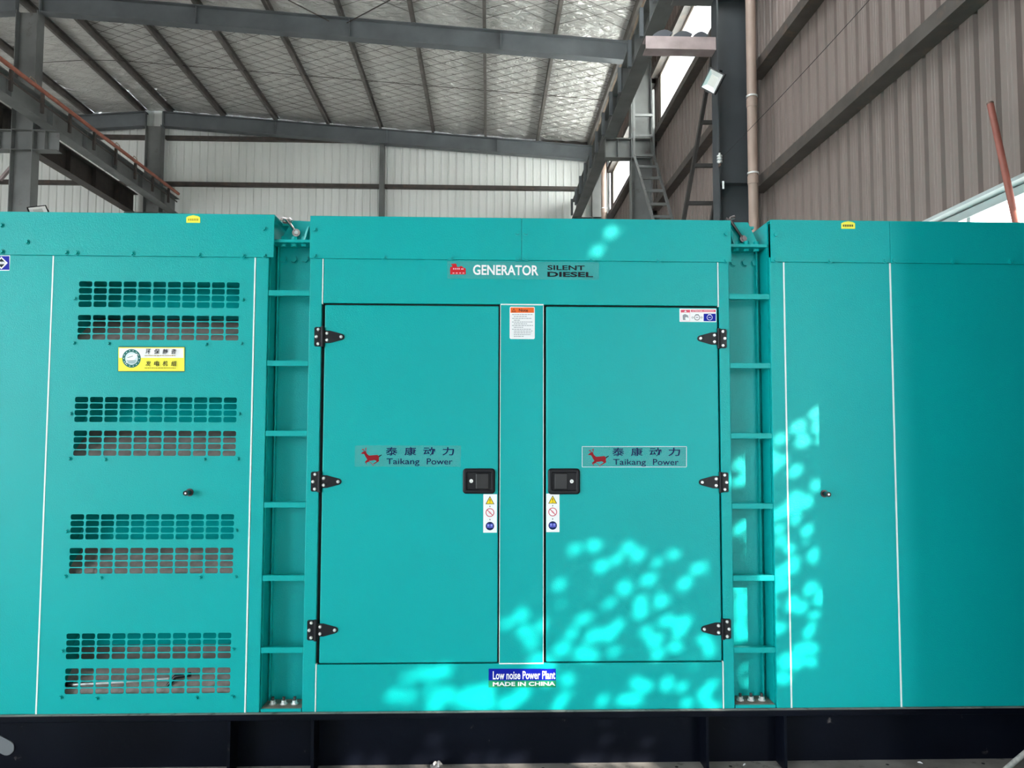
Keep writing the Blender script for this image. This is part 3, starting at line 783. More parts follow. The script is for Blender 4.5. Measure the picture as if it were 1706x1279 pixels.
# hood covers
def hood(x0, x1, zz, splits=()):
    ZH, ZT = zz
    xs = [x0] + list(splits) + [x1]
    for a, b in zip(xs[:-1], xs[1:]):
        MB().box(a + (.0006 if a != x0 else 0), b - (.0006 if b != x1 else 0), D - .009, D + .0, ZH, ZT, 'teal', .0015).build('hood_cover', GEN)
    MB().box(x0, x1, D + .0005, GB + .01, ZT - .0035, ZT, 'teal').build('roof_plate', GEN)
hood(GX0, fx(449), HOODS[0]); hood(fx(517, 400), fx(1217, 400), HOODS[1], (fx(869, 400),)); hood(fx(1283, 400), GX1, HOODS[2], (fx(1482, 430),))
# bolts
bm_ = MB()
bm_.tube([(0, 0, 0), (0, -.002, 0)], .0125, 'teal', 14, smooth=False).tube([(0, -.002, 0), (0, -.009, 0)], .0085, 'teal', 6, smooth=False)
BOLT, _ = bm_.mesh('bolt', (0, 0, 0))
def bolts(pts, dy, s=1.0, name='bolt'):
    for px, py in pts:
        p = at_y(px, py, D + dy); inst(name, BOLT, p, GEN, Matrix.Rotation(random.uniform(0, PI), 4, 'Y'), (s, 1, s))
bolts([(2, 375), (3, 419), (45, 403), (110, 420), (127, 421), (220, 422), (331, 424), (404, 426), (440, 381), (440, 425), (524, 382), (524, 426), (639, 428), (750, 429), (862, 388), (876, 388), (862, 430), (876, 430), (987, 432), (1098, 433), (1209, 390), (1210, 434), (1292, 391), (1292, 433), (1383, 434), (1475, 434), (1489, 434), (1588, 435), (1684, 435)], -.009, 1.0)
bolts([(125, 497), (404, 499), (123, 571), (181, 572), (343, 573), (402, 572), (118, 689), (398, 689), (116, 764), (175, 765), (340, 765), (396, 764), (111, 885), (393, 883), (109, 960), (168, 962), (333, 961), (392, 960), (104, 1084), (388, 1081), (101, 1161), (161, 1163), (327, 1162), (387, 1160)], 0, .75)
# lock pins
for px, py in ((316, 820), (1373, 822)):
    p = at_y(px, py, D)
    lk = MB().tube([p, p + Vector((0, -.004, 0))], .016, 'darksteel', 16).tube([p + Vector((0, -.004, 0)), p + Vector((0, -.044, 0))], .0105, 'blackgloss', 14).build('lock_pin', GEN)
    MB().tube([p + Vector((0, -.0441, 0)), p + Vector((0, -.046, 0))], .004, 'zinc', 10).build('pin_end', lk)
# hinges
def hinge(px, py, s):                           # s = +1 strap to the right, -1 strap to the left
    c = at_y(px, py, D); x, z = c.x, c.z; y = D - .0012
    hg = MB().tube([(x, y - .007, z - .043), (x, y - .007, z + .043)], .007, 'black', 12).build('hinge', GEN)
    hg['label'] = 'black strap hinge'
    def pl(poly, name):
        MB().prism_y([(x + s * a, z + b) for a, b in poly], y - .004, y, 'black').build(name, hg)
    pl([(-.005, -.041), (-.005, .041), (-.030, .041), (-.035, .036), (-.035, -.036), (-.030, -.041)], 'hinge_leaf')
    arc = [(.078 + .0125 * math.cos(t), .0125 * math.sin(t)) for t in [math.radians(a) for a in (-75, -45, -15, 15, 45, 75)]]
    pl([(.005, -.026), (.030, -.026)] + arc + [(.030, .026), (.005, .026)], 'hinge_strap')
    for a, b in ((-.018, .030), (-.026, 0), (-.018, -.030), (.018, .014), (.018, -.014), (.077, 0)):
        MB().tube([(x + s * a, y - .004, z + b), (x + s * a, y - .0085, z + b), (x + s * a, y - .010, z + b)], [.0068, .0066, .004], 'zinc', 12).build('screw', hg)
for px, py, s in ((538, 561, 1), (532.5, 802, 1), (526.5, 1049, 1), (1196.5, 564, -1), (1199.5, 803, -1), (1203.5, 1047, -1)): hinge(px, py, s)
# paddle latches
def latch(px0, py0, px1, py1, s):
    a, b = at_y(px0, py1, D), at_y(px1, py0, D); x0, x1, z0, z1 = a.x, b.x, a.z, b.z; y = D - .001
    cx, cz, w, h = (x0 + x1) / 2, (z0 + z1) / 2, (x1 - x0) / 2, (z1 - z0) / 2
    def rrect(w, h, r, n=5):
        out = []
        for qx, qz, a0 in ((1, 1, 0), (-1, 1, PI / 2), (-1, -1, PI), (1, -1, 3 * PI / 2)):
            for k in range(n + 1):
                t = a0 + PI / 2 * k / n; out.append((cx + qx * (w - r) + r * math.cos(t), cz + qz * (h - r) + r * math.sin(t)))
        return out
    L = empty_child('paddle_latch', (cx, y, cz), GEN); L['label'] = 'black recessed paddle latch with key lock'
    iw, ih = w * .74, h * .66
    loops = [(rrect(w, h, .014), y), (rrect(w, h, .014), y - .006), (rrect(w - .006, h - .006, .011), y - .010), (rrect(iw + .004, ih + .004, .006), y - .010), (rrect(iw, ih, .004), y - .006), (rrect(iw, ih, .004), y - .0008)]
    n = len(loops[0][0]); v = [(p[0], yy, p[1]) for lp, yy in loops for p in lp]; f = []
    for q in range(len(loops) - 1):
        for k in range(n): f.append((q * n + k, q * n + (k + 1) % n, (q + 1) * n + (k + 1) % n, (q + 1) * n + k))
    f.append(tuple((len(loops) - 1) * n + k for k in range(n)))
    MB().add(v, f, 'black').build('bezel', L)
    pc = cx + s * w * .20
    MB().box(pc - w * .40, pc + w * .40, y - .0085, y - .002, cz - ih * .92, cz + ih * .92, 'blackgloss', .002).build('paddle', L)
    lx = cx - s * w * .48
    MB().tube([(lx, y - .001, cz), (lx, y - .008, cz)], .0078, 'zinc', 16).build('key_cylinder', L)
    MB().box(lx - .0008, lx + .0008, y - .0085, y - .0079, cz - .004, cz + .004, 'ink_' if 'ink_' in MATS else 'gapdark').build('key_slot', L)
def empty_child(name, loc, parent):
    return link(name, None, Matrix.Translation(Vector(loc)), parent)
latch(771, 780, 825, 822, 1); latch(913, 780, 966, 823, -1)

# ladder recesses with lifting posts
NUT = MB().tube([(0, 0, 0), (0, 0, .004)], .015, 'zinc', 14, smooth=False).tube([(0, 0, .004), (0, 0, .016)], .011, 'zinc', 6, smooth=False).tube([(0, 0, .016), (0, 0, .030)], .006, 'darksteel', 10)
NUT, _ = NUT.mesh('nut', (0, 0, 0))
HEX = MB().tube([(0, 0, 0), (0, -.003, 0)], .0185, 'teal', 16, smooth=False).tube([(0, -.003, 0), (0, -.013, 0)], .0155, 'teal', 6, smooth=False)
HEX, _ = HEX.mesh('hex_bolt', (0, 0, 0))
RD = .115
for (xa, xb, shelf, ry, bx, sgn) in ((xLe, xC0, 398, (488, 605, 722, 841, 963, 1083), (473, 490, 508.5), 1), (xC3, xR0, 406, (494, 609, 726, 843, 963, 1083), (1222, 1241, 1257), -1)):
    pc = fx_mid = (xa + xb) / 2; zs = fz(shelf, 853 + (pc / D) * FPX)
    pst = empty_child('lifting_post', (pc, D + RD, ZB), GEN)
    MB().box(xa + .004, xb - .004, D + RD, D + RD + .01, ZB + .012, zs - .012, 'teal').build('back_plate', pst)
    MB().box(xa + .0005, xa + .004, D + .02, D + RD + .01, ZB, zs, 'teal').build('side_plate', pst)
    MB().box(xb - .004, xb - .0005, D + .02, D + RD + .01, ZB, zs, 'teal').build('side_plate', pst)
    xi = xb - .022 if sgn < 0 else xa + .014
    MB().box(xi - .003, xi + .003, D + RD - .022, D + RD, ZB + .012, zs - .012, 'teal').build('weld_strip', pst)
    MB().box(xa + .004, xb - .004, D + .012, GB - .2, zs - .012, zs, 'teal').build('top_plate', pst)
    MB().box(xa + .004, xb - .004, D + .004, D + RD, ZB, ZB + .012, 'teal').build('bottom_plate', pst)
    MB().box(xa + .006, xb - .006, D + .012, D + RD - .002, ZB + .0121, ZB + .0135, 'dustbrown').build('dust_layer', pst)
    for k in range(3):
        xx = xa + (xb - xa) * (.30 + .26 * k) - .012
        inst('nut', NUT, (xx, D + .055, ZB + .0135), pst)
        xx = at_y(bx[k], 432 if sgn > 0 else 438, D + RD).x
        if k < 3: inst('hex_bolt', HEX, (xx, D + RD, fz(432 if sgn > 0 else 438, bx[k], RD)), pst)
        xx = xa + (xb - xa) * (.28 + .25 * k)
        inst('hex_bolt', HEX, (xx, D + .05, zs - .012), pst, Matrix.Rotation(PI / 2, 4, 'X'), (.8, .8, .8))
        inst('hex_bolt', HEX, (xx, D + .05, zs), pst, Matrix.Rotation(-PI / 2, 4, 'X'), (.8, 1.6, .8))
    for y in ry:
        z = fz(y, 853 + (pc / D) * FPX)
        MB().box(xa + .0006, xb - .0006, D + .003, D + .030, z - .0115, z + .0115, 'teal', .0015).build('rung', pst)
    # lifting lug above the top plate
    zt = fz(369 if sgn > 0 else 374, 853 + (pc / D) * FPX, .09)
    if sgn > 0: poly = [(xa + .03, zs), (xb - .003, zs), (xb - .003, zt), (xa + .075, zt + .004), (xa + .03, zs + .030)]
    else: poly = [(xa + .003, zs), (xb - .02, zs), (xb - .02, zs + .03), (xb - .06, zt + .008), (xa + .003, zt + .008)]
    MB().prism_y(poly, D + .09, D + .105, 'teal').build('lifting_lug', pst)
    MB().box(pc - .06, pc + .06, D + .105, D + .2, zt - .016, zt - .006, 'teal').build('lug_flange', pst)
    MB().prism_x([(D + .0905, zs), (D + .02, zs), (D + .0905, zt - .02)], pc + .05 * sgn * 1.0, pc + .058 * sgn, 'teal').build('lug_gusset', pst)

# skid: I-beam with dusty lower flange and welded stiffeners
ZFB = 0.014                                     # upper face of the lower flange
YFR, YW = D - .028, D + .075
sk = empty_child('skid_beam', (0, D + .05, 0), GEN)
MB().box(GX0 - .1, GX1 + .04, YFR + .006, YW + .1, ZB - .026, ZB - .0005, 'skid', .003).build('upper_flange', sk)
MB().box(GX0 - .1, GX1 + .04, YW, YW + .012, ZFB, ZB - .026, 'skid').build('web', sk)
MB().box(GX0 - .1, GX1 + .04, YFR + .0075, D - .0005, ZB - .0005, ZB + .0006, 'dusty').build('dust_layer', sk)
lf = MB().box(GX0 - .1, GX1 + .04, YFR - .004, YW + .1, .0005, ZFB, 'dusty').build('lower_flange', sk); lf['label'] = 'lower flange grey with dust'
for px in (382, 521, 1178, 1308):
    x = at_y(px, 1230, YFR + .01).x
    MB().box(x - .006, x + .006, YFR + .004, YW, ZFB, ZB - .026, 'skid', .001).build('stiffener', sk)
MB().box(GX0 - .1, GX1 + .04, GB - .06, GB + .04, 0.0005, ZB - .0005, 'skid').build('rear_beam', sk)
for xx in (GX0 - .1, -1.6, .2, 1.6, GX1 - .06):
    MB().box(xx, xx + .1, YW + .1005, GB - .0605, .03, ZB - .03, 'skid').build('cross_beam', sk)
# bolt holes in the dusty flange, and the oblong lifting eye at the left
for px in (70, 443, 604, 905, 1128, 1218, 1480, 1640):
    p = at_y(px, 1271, D + .02)
    MB().tube([(p.x, D + .028, ZFB - .002), (p.x, D + .028, ZFB + .0006)], .007, 'gapdark', 12).build('bolt_hole', sk)
a = at_y(-12, 1232, YW); b = at_y(12, 1245, YW)
mb = MB(); n = 10; u = Vector((b.x - a.x, 0, b.z - a.z)).normalized(); nv = Vector((-u.z, 0, u.x)); out = []
for k in range(n + 1):
    t = -PI / 2 + PI * k / n; out.append(b + u * .030 * math.cos(t) + nv * .030 * math.sin(t))
for k in range(n + 1):
    t = PI / 2 + PI * k / n; out.append(a + u * .030 * math.cos(t) + nv * .030 * math.sin(t))
mb.prism_y([(p.x, p.z) for p in out], YW - .004, YW + .002, 'steelblue'); mb.build('lifting_eye', sk)

# ------------------------------------------------------------------ stickers and plates
def text_mesh(body, w, h, cx, cz, y, m, bold=0.0, shear=0.0):
    cu = bpy.data.curves.new('lettering', 'FONT'); cu.body = body; cu.offset = bold; cu.shear = shear; cu.resolution_u = 3
    o = bpy.data.objects.new('lettering', cu); COL.objects.link(o)
    dg = bpy.context.evaluated_depsgraph_get()
    me = bpy.data.meshes.new_from_object(o.evaluated_get(dg))
    bpy.data.objects.remove(o)
    xs = [v.co.x for v in me.vertices]; ys = [v.co.y for v in me.vertices]
    x0, x1, y0, y1 = min(xs), max(xs), min(ys), max(ys)
    for v in me.vertices:
        v.co = Vector(((v.co.x - (x0 + x1) / 2) / (x1 - x0) * w, 0, (v.co.y - (y0 + y1) / 2) / (y1 - y0) * h))
    me.materials.clear(); me.materials.append(MATS[m])
    return me, Vector((cx, y, cz))
def face_rect(px0, py0, px1, py1):
    a, b = at_y(px0, py1, D), at_y(px1, py0, D); return a.x, b.x, a.z, b.z
class Sticker:
    def __init__(s, name, px0, py0, px1, py1, m, label, yb=None, rad=.003, thick=.0006):
        s.x0, s.x1, s.z0, s.z1 = face_rect(px0, py0, px1, py1); s.p = (px0, py0, px1, py1)
        s.y = (yb if yb is not None else D - .001) ; s.t = thick
        pts = []
        for cx, cz, a0 in ((s.x1 - rad, s.z1 - rad, 0), (s.x0 + rad, s.z1 - rad, PI / 2), (s.x0 + rad, s.z0 + rad, PI), (s.x1 - rad, s.z0 + rad, 3 * PI / 2)):
            for k in range(4): pts.append((cx + rad * math.cos(a0 + PI / 6 * k), cz + rad * math.sin(a0 + PI / 6 * k)))
        s.o = MB().prism_y(pts, s.y - thick, s.y - .0001, m).build(name, GEN)
        s.o['label'] = label
        s.lv = 0
    def yy(s): s.lv += 1; return s.y - s.t - .0001 * s.lv - .0001
    def txt(s, body, px0, py0, px1, py1, m, bold=0.0, shear=0.0, name='lettering'):
        a, b = at_y(px0, py1, D), at_y(px1, py0, D)
        me, loc = text_mesh(body, b.x - a.x, b.z - a.z, (a.x + b.x) / 2, (a.z + b.z) / 2, s.yy(), m, bold, shear)
        return link(name, me, Matrix.Translation(loc), s.o)
    def poly(s, pts, m, name='print'):
        q = [at_y(px, py, D) for px, py in pts]; y = s.yy()
        mb = MB().prism_y([(p.x, p.z) for p in q], y - .00005, y + .00005, m)
        return mb.build(name, s.o)
    def rect(s, px0, py0, px1, py1, m, name='print'): return s.poly([(px0, py0), (px1, py0), (px1, py1), (px0, py1)], m, name)
    def disc(s, cx, cy, r, m, name='print', n=28): return s.poly([(cx + r * math.cos(2 * PI * k / n), cy + r * math.sin(2 * PI * k / n)) for k in range(n)], m, name)
    def ring(s, cx, cy, r, w, m, name='print', n=28):
        y = s.yy(); v = []
        for rr in (r, r - w):
            for k in range(n):
                p = at_y(cx + rr * math.cos(2 * PI * k / n), cy + rr * math.sin(2 * PI * k / n), D); v.append((p.x, y, p.z))
        return MB().add(v, [(k, (k + 1) % n, (k + 1) % n + n, k + n) for k in range(n)], m).build(name, s.o)
    def line(s, a, b, w, m, name='print'):
        d = Vector((b[0] - a[0], b[1] - a[1])).normalized(); n = Vector((-d.y, d.x)) * w / 2
        return s.poly([(a[0] + n.x, a[1] + n.y), (b[0] + n.x, b[1] + n.y), (b[0] - n.x, b[1] - n.y), (a[0] - n.x, a[1] - n.y)], m, name)

# GENERATOR strip
st = Sticker('generator_decal', 745, 437, 998, 464, 'film', 'clear strip with white and black lettering and a red engine', yb=D, rad=.002)
E = lambda u, v: (750 + u * 26, 439 + v * 18)
st.poly([E(0, 1), E(0, .32), E(.12, .30), E(.12, .12), E(.04, .10), E(.04, .04), E(.34, 0), E(.42, .10), E(.42, .28), E(.58, .34), E(.62, .24), E(.78, .24), E(.80, .36), E(.97, .42), E(1, .52), E(1, 1)], 'print_red', 'engine_logo')
for k in range(4): st.rect(754 + k * 5.5, 454.2, 757 + k * 5.5, 455.4, 'print_pink', 'engine_detail')
for k in range(4): st.rect(755 + k * 3, 446.5, 756.6 + k * 3, 449, 'print_pink', 'engine_detail')
st.rect(768, 447.5, 772.5, 448.8, 'print_pink', 'engine_detail')
st.txt('GENERATOR', 788, 442, 897, 458, 'white', .022)
st.txt('SILENT', 912, 442.3, 974, 449.8, 'print_ink', .02)
st.txt('DIESEL', 912, 453.2, 988, 461.2, 'print_ink', .03)
# deer stickers
def deer(st, x, y, w, h):
    q = lambda pts: [(x + a * w, y + b * h) for a, b in pts]
    st.poly(q([(.00, .34), (.12, .22), (.24, .20), (.30, .34), (.40, .44), (.62, .42), (.80, .40), (.88, .50), (.86, .66), (.80, .76), (.66, .68), (.46, .72), (.34, .70), (.26, .56), (.16, .36)]), 'print_deer', 'deer_logo')
    st.poly(q([(.30, .66), (.44, .70), (.34, .80), (.26, .82), (.32, .94), (.28, .92), (.20, .78)]), 'print_deer', 'deer_logo')
    st.line((x + .34 * w, y + .72 * h), (x + .52 * w, y + .86 * h), .9, 'print_deer', 'deer_logo')
    st.line((x + .50 * w, y + .84 * h), (x + .62 * w, y + 1.0 * h), .8, 'print_deer', 'deer_logo')
    st.poly(q([(.70, .66), (.86, .60), (.88, .74), (.70, .86), (.60, .92), (.60, .87), (.76, .76)]), 'print_deer', 'deer_logo')
    st.poly(q([(.85, .46), (1.0, .38), (1.0, .42), (.88, .52)]), 'print_ink', 'deer_logo')
    for a, b in (((.20, .22), (.10, .08)), ((.14, .14), (.05, .10)), ((.25, .21), (.27, .00)), ((.265, .11), (.20, .04))):
        st.line((x + a[0] * w, y + a[1] * h), (x + b[0] * w, y + b[1] * h), 1.0, 'print_deer', 'deer_logo')
def taikang(px0, py0, px1, py1, dx, dy, label):
    st = Sticker('company_decal', px0, py0, px1, py1, 'film', label, yb=D - .001, rad=.003)
    deer(st, px0 + dx, py0 + dy, 35, 31)
    o = px0 - 591; w = (px1 - px0) / 177
    for k, ch in enumerate('泰康动力'):
        c = px0 + (61.5 + k * 31.4) * w
        st.txt(ch, c - 9.8, py0 + 2.6, c + 9.8, py0 + 16.4, 'print_navy', .012, name='lettering')
    st.txt('Taikang', px0 + 53 * w, py0 + 21.5, px0 + 108 * w, py0 + 34, 'print_navy', .004)
    st.txt('Power', px0 + 120 * w, py0 + 21.5, px0 + 163 * w, py0 + 31.5, 'print_navy', .004)
    return st
taikang(591, 742, 768, 777, 10, 3, 'clear company sticker with running red deer')
s2 = taikang(969, 743, 1144, 778, 10, 4, 'clear company sticker with running red deer and bright edges')
for a in ((969.5, 743.3, 1143.5, 744.0), (969.5, 777.2, 1143.5, 778), (969.3, 744, 970.2, 777), (1143, 744, 1143.8, 777)): s2.rect(*a, 'print_paleblue', 'film_edge')
# warning strips below the latches
for x0, y0, x1, y1 in ((805, 823, 828, 887), (910, 822, 932, 886)):
    st = Sticker('warning_label', x0, y0, x1, y1, 'white', 'white strip with three safety symbols', rad=.001)
    c = (x0 + x1) / 2 - .3
    st.poly([(c, y0 + 3), (c + 7.4, y0 + 16.6), (c - 7.4, y0 + 16.6)], 'print_ink', 'warning_triangle')
    st.poly([(c, y0 + 5), (c + 5.9, y0 + 15.8), (c - 5.9, y0 + 15.8)], 'print_yellow', 'warning_triangle')
    st.poly([(c - .7, y0 + 8), (c + .7, y0 + 8), (c + .3, y0 + 12.6), (c - .3, y0 + 12.6)], 'print_ink', 'exclamation_mark'); st.disc(c, y0 + 14.2, .7, 'print_ink', 'exclamation_mark', 10)
    for yy in (20, 42): st.poly([(c - .8, y0 + yy - .8), (c + .8, y0 + yy - .8), (c + .4, y0 + yy + 1.4), (c - .4, y0 + yy + 1.4)], 'print_ink', 'dot')
    st.disc(c, y0 + 30.5, 6.6, 'print_pink', 'prohibition_sign'); st.disc(c, y0 + 30.5, 5.6, 'white', 'prohibition_sign')
    st.poly([(c - 2.5, y0 + 28.5), (c + .5, y0 + 27.8), (c + 3, y0 + 31), (c + 2, y0 + 33.5), (c - 2, y0 + 32)], 'print_pink', 'hand_symbol')
    st.ring(c, y0 + 30.5, 7.2, 1.1, 'print_crimson', 'prohibition_sign')
    st.line((c - 4.7, y0 + 25.8), (c + 4.7, y0 + 35.2), 1.1, 'print_crimson', 'prohibition_sign')
    st.disc(c, y0 + 53, 7.0, 'print_navy', 'manual_sign'); 
    for s in (-1, 1): st.poly([(c + s * .4, y0 + 49.6), (c + s * 2.6, y0 + 48.8), (c + s * 5, y0 + 49.8), (c + s * 5, y0 + 56), (c + s * 2.6, y0 + 55.4), (c + s * .4, y0 + 56.6)], 'print_periwinkle', 'book_symbol')
    for s in (-1, 1): st.rect(min(c + s * 1.2, c + s * 4), y0 + 51.4, max(c + s * 1.2, c + s * 4), y0 + 52.2, 'print_paleblue', 'book_symbol')
# note label
st = Sticker('note_label', 849, 511, 891, 564.5, 'white', 'white instruction label with orange heading', rad=.006)
st.rect(850.6, 512.2, 889.6, 521, 'print_orange', 'heading_band')
st.txt('Note', 864.5, 514.2, 879.5, 519.2, 'print_ink', .02)
st.poly([(856, 513.6), (859.2, 519.6), (852.8, 519.6)], 'print_ink', 'warning_triangle'); st.poly([(856, 514.9), (858.1, 518.9), (853.9, 518.9)], 'print_orange', 'warning_triangle')
rows = [(853, 887, 523.5), (856, 878, 526.8), (853, 886, 530), (856, 866, 533), (853, 887, 536), (856, 878, 539), (853, 888, 542), (856, 873, 545), (853, 886, 548.2), (856, 887, 551.2), (856, 885, 554.2), (856, 884, 557.2), (856, 874, 560.2)]
for a, b, y in rows:
    x = a
    while x < b - 1:
        w_ = random.uniform(2.2, 5); st.rect(x, y, min(x + w_, b), y + .9, 'print_greyink', 'small_print'); x += w_ + .8
# attention sticker top right
st = Sticker('attention_label', 1132, 514.5, 1193, 536, 'white', 'white caution label with red and blue boxes', rad=.001)
st.rect(1134, 516, 1149.5, 535, 'print_pink', 'box_outline'); st.rect(1135, 521, 1148.6, 534.2, 'white', 'box_panel')
st.rect(1134, 516, 1149.5, 520.3, 'print_pinkred', 'heading_band'); st.poly([(1141.8, 516.6), (1144, 519.8), (1139.6, 519.8)], 'white', 'warning_triangle')
st.poly([(1137, 525), (1141, 523), (1146, 525.5), (1147, 530), (1144, 528), (1141, 529), (1142, 533), (1137.5, 533)], 'print_greyink', 'hand_symbol')
st.rect(1151, 516, 1192, 519.8, 'print_pinkred', 'heading_band'); st.txt('ATTENTION', 1153, 516.9, 1170, 519, 'white', .01); st.rect(1172, 517.6, 1189, 518.3, 'white', 'small_print')
st.rect(1172, 522.5, 1192, 535, 'print_blue', 'blue_panel')
for c, m in ((1161, 'print_ink'), (1182, 'white')):
    st.ring(c, 528.8, 4.9, .8, m, 'engine_symbol', 10); st.line((c - 2.5, 524.3), (c + 2.5, 524.3), 1.2, m, 'engine_symbol'); st.rect(c - 2, 528.4, c + 2, 529.2, m, 'engine_symbol')
for c in (1153.5, 1168.5): st.ring(c, 529, 1.6, .5, 'print_ink', 'engine_symbol', 10)
# low noise sticker
st = Sticker('low_noise_decal', 814, 1113.5, 926, 1145, 'film', 'blue and green sticker at the bottom of the middle panel', yb=D, rad=.0006)
st.rect(814, 1113.5, 926, 1133, 'print_blue', 'blue_band')
st.rect(814, 1133, 840, 1144.5, 'print_greenprint', 'green_band'); st.rect(843, 1133, 874, 1144.5, 'print_greenprint', 'green_band'); st.rect(876, 1133, 926, 1144.5, 'print_greenprint', 'green_band')
st.txt('Low noise Power Plant', 821, 1117, 925, 1131.5, 'white', .02)
st.txt('MADE IN CHINA', 821, 1135, 925, 1142.6, 'white', .03)
# yellow plate on the vent panel
st = Sticker('maker_plate', 196, 577, 309, 619.5, 'badge_dummy' if 'badge_dummy' in MATS else 'print_badge', 'yellow and white metal plate with round badge', yb=D, rad=.007, thick=.0015)
st.rect(197.5, 578.5, 307.5, 618, 'print_brightyellow', 'plate_face')
st.rect(199, 580, 306, 617, 'white', 'plate_face')
nb = 10
st.rect(199, 596, 306, 617, 'print_brightyellow', 'plate_face')
ccx, ccy = 219.5, 597
st.disc(ccx, ccy, 15.5, 'print_badge', 'round_badge'); st.disc(ccx, ccy, 10.6, 'print_paleblue', 'round_badge')
for k in range(14):
    t = 2 * PI * k / 14; st.disc(ccx + 13 * math.cos(t), ccy + 13 * math.sin(t), .8, 'print_paleblue', 'badge_lettering', 8)
st.poly([(211, 596), (216, 590), (222, 590.5), (230, 589), (228, 595), (224, 600), (214, 601)], 'white', 'badge_leaf')
st.line((209, 606), (222, 593.5), 1.0, 'white', 'badge_leaf'); st.line((213, 596), (222, 593), .8, 'print_badge', 'badge_leaf')
for k in range(3): st.rect(212 + k, 600.5 + k * 2, 228 - k, 601.3 + k * 2, 'print_badge', 'badge_stripe')
for body, y, m in (('环保静音', 585.5, 'print_ink'), ('发电机组', 605.5, 'print_ink')):
    for k, ch in enumerate(body): 
        c = 247.5 + k * 14.2; st.txt(ch, c - 4.4, y - 4.2, c + 4.4, y + 4.2, m, .012, .12)
for y, m, a, b in ((592.4, 'print_goldink', 242, 294), (613, 'print_goldink', 242, 294)):
    x = a
    while x < b: w_ = random.uniform(1.5, 4.5); st.rect(x, y - .6, min(x + w_, b), y + .6, m, 'small_print'); x += w_ + .8
# yellow tags on the hoods
for c, y, lab in ((322, 359, 'small yellow house-shaped tag'), (1413, 369, 'small yellow house-shaped tag with dark print')):
    p = [at_y(c + a, y + b, D - .0095) for a, b in ((0, -.6), (8, 1), (11.5, 3.2), (11.5, 12), (-11.5, 12), (-11.5, 3.2), (-8, 1))]
    tg = MB().prism_y([(q.x, q.z) for q in p], D - .0105, D - .0091, 'print_brightyellow').build('yellow_tag', GEN); tg['label'] = lab
    for k in range(6):
        a = at_y(c - 8.6 + k * 3, y + 8.6, D - .0108); b = at_y(c - 6.8 + k * 3, y + 5, D - .0108)
        MB().box(a.x, b.x, D - .0109, D - .01055, a.z, b.z, 'print_goldink' if c < 900 else 'print_ink').build('tag_print', tg)
# blue diamond sticker at the left edge
st = Sticker('diamond_decal', -12, 425.5, 17, 450.5, 'white', 'blue square sticker with black diamond', yb=D, rad=.001)
st.rect(-10.8, 426.6, 15.8, 449.4, 'print_blue', 'blue_panel')
dmd = lambda r: [(2.5, 438 - r), (2.5 + r * 1.02, 438), (2.5, 438 + r), (2.5 - r * 1.02, 438)]
st.poly(dmd(10.4), 'white', 'diamond'); st.poly(dmd(7.6), 'print_ink', 'diamond')
st.rect(-5, 436, 10, 440, 'white', 'text_band'); st.txt('SILENT', -4.6, 436.5, 9.6, 439.5, 'print_greyink', .02)

# ------------------------------------------------------------------ small loose things
def spanner(pa, pb, r_end, m, label, open_top=True):
    g = empty('spanner', pb, label=label, cat='spanner')
    pa, pb = Vector(pa), Vector(pb); d = (pb - pa)
    MB().tube([pa, pa + d * .25, pa + d * .8, pb - d.normalized() * r_end * .7], [.0085, .0065, .006, .008], m, 10).build('shaft', g)
    mb = MB(); n = 18
    yv = Vector((0, 1, 0))
    for rr0, rr1 in ((r_end, r_end * .55),):
        v = []
        for yy in (-.006, .006):
            for rr in (rr0, rr1):
                for k in range(n): v.append(pb + Vector((rr * math.cos(2 * PI * k / n), yy, rr * math.sin(2 * PI * k / n))))
        f = []
        for k in range(n):
            k2 = (k + 1) % n
            f += [(k, k2, n + k2, n + k), (2 * n + k, 3 * n + k, 3 * n + k2, 2 * n + k2), (k, 2 * n + k, 2 * n + k2, k2), (n + k, n + k2, 3 * n + k2, 3 * n + k)]
        mb.add(v, f, m)
    mb.build('ring_end', g)
    MB().tube([pb + Vector((0, -.009, 0)), pb + Vector((0, .012, 0))], r_end * .54, 'alu' if m == 'chrome' else 'darksteel', 6, smooth=False).build('bolt_head', g)
    h = pa + Vector((-.008, 0, .004))
    MB().tube([h + Vector((-.014, 0, -.010)), h + Vector((-.010, 0, .002)), pa, pa + Vector((.012, 0, .002)), pa + Vector((.020, 0, -.006))] if open_top else [pa + Vector((-.018, 0, .006)), pa, pa + Vector((.004, 0, .010)), pa + Vector((.022, 0, .016))], .0075, m, 10).build('jaw_end', g)
spanner(at_y(478, 366, D + .075), at_y(494, 388, D + .075), .017, 'chrome', 'bright chrome spanner on the left lifting post')
spanner(at_y(1216, 367, D + .075), at_y(1238, 398, D + .075), .015, 'darksteel', 'dark worn spanner on the right lifting post', False)
# frayed white strap at the right end of the skid
p = [at_y(1660, 1292, D - .10), at_y(1690, 1269, D - .06), at_y(1725, 1240, D - .036), at_y(1760, 1205, D - .034)]
p[0].z = .012
MB().tube(p, .011, 'rope', 10).build('rope', label='pale frayed rope at the right end of the skid', cat='rope')
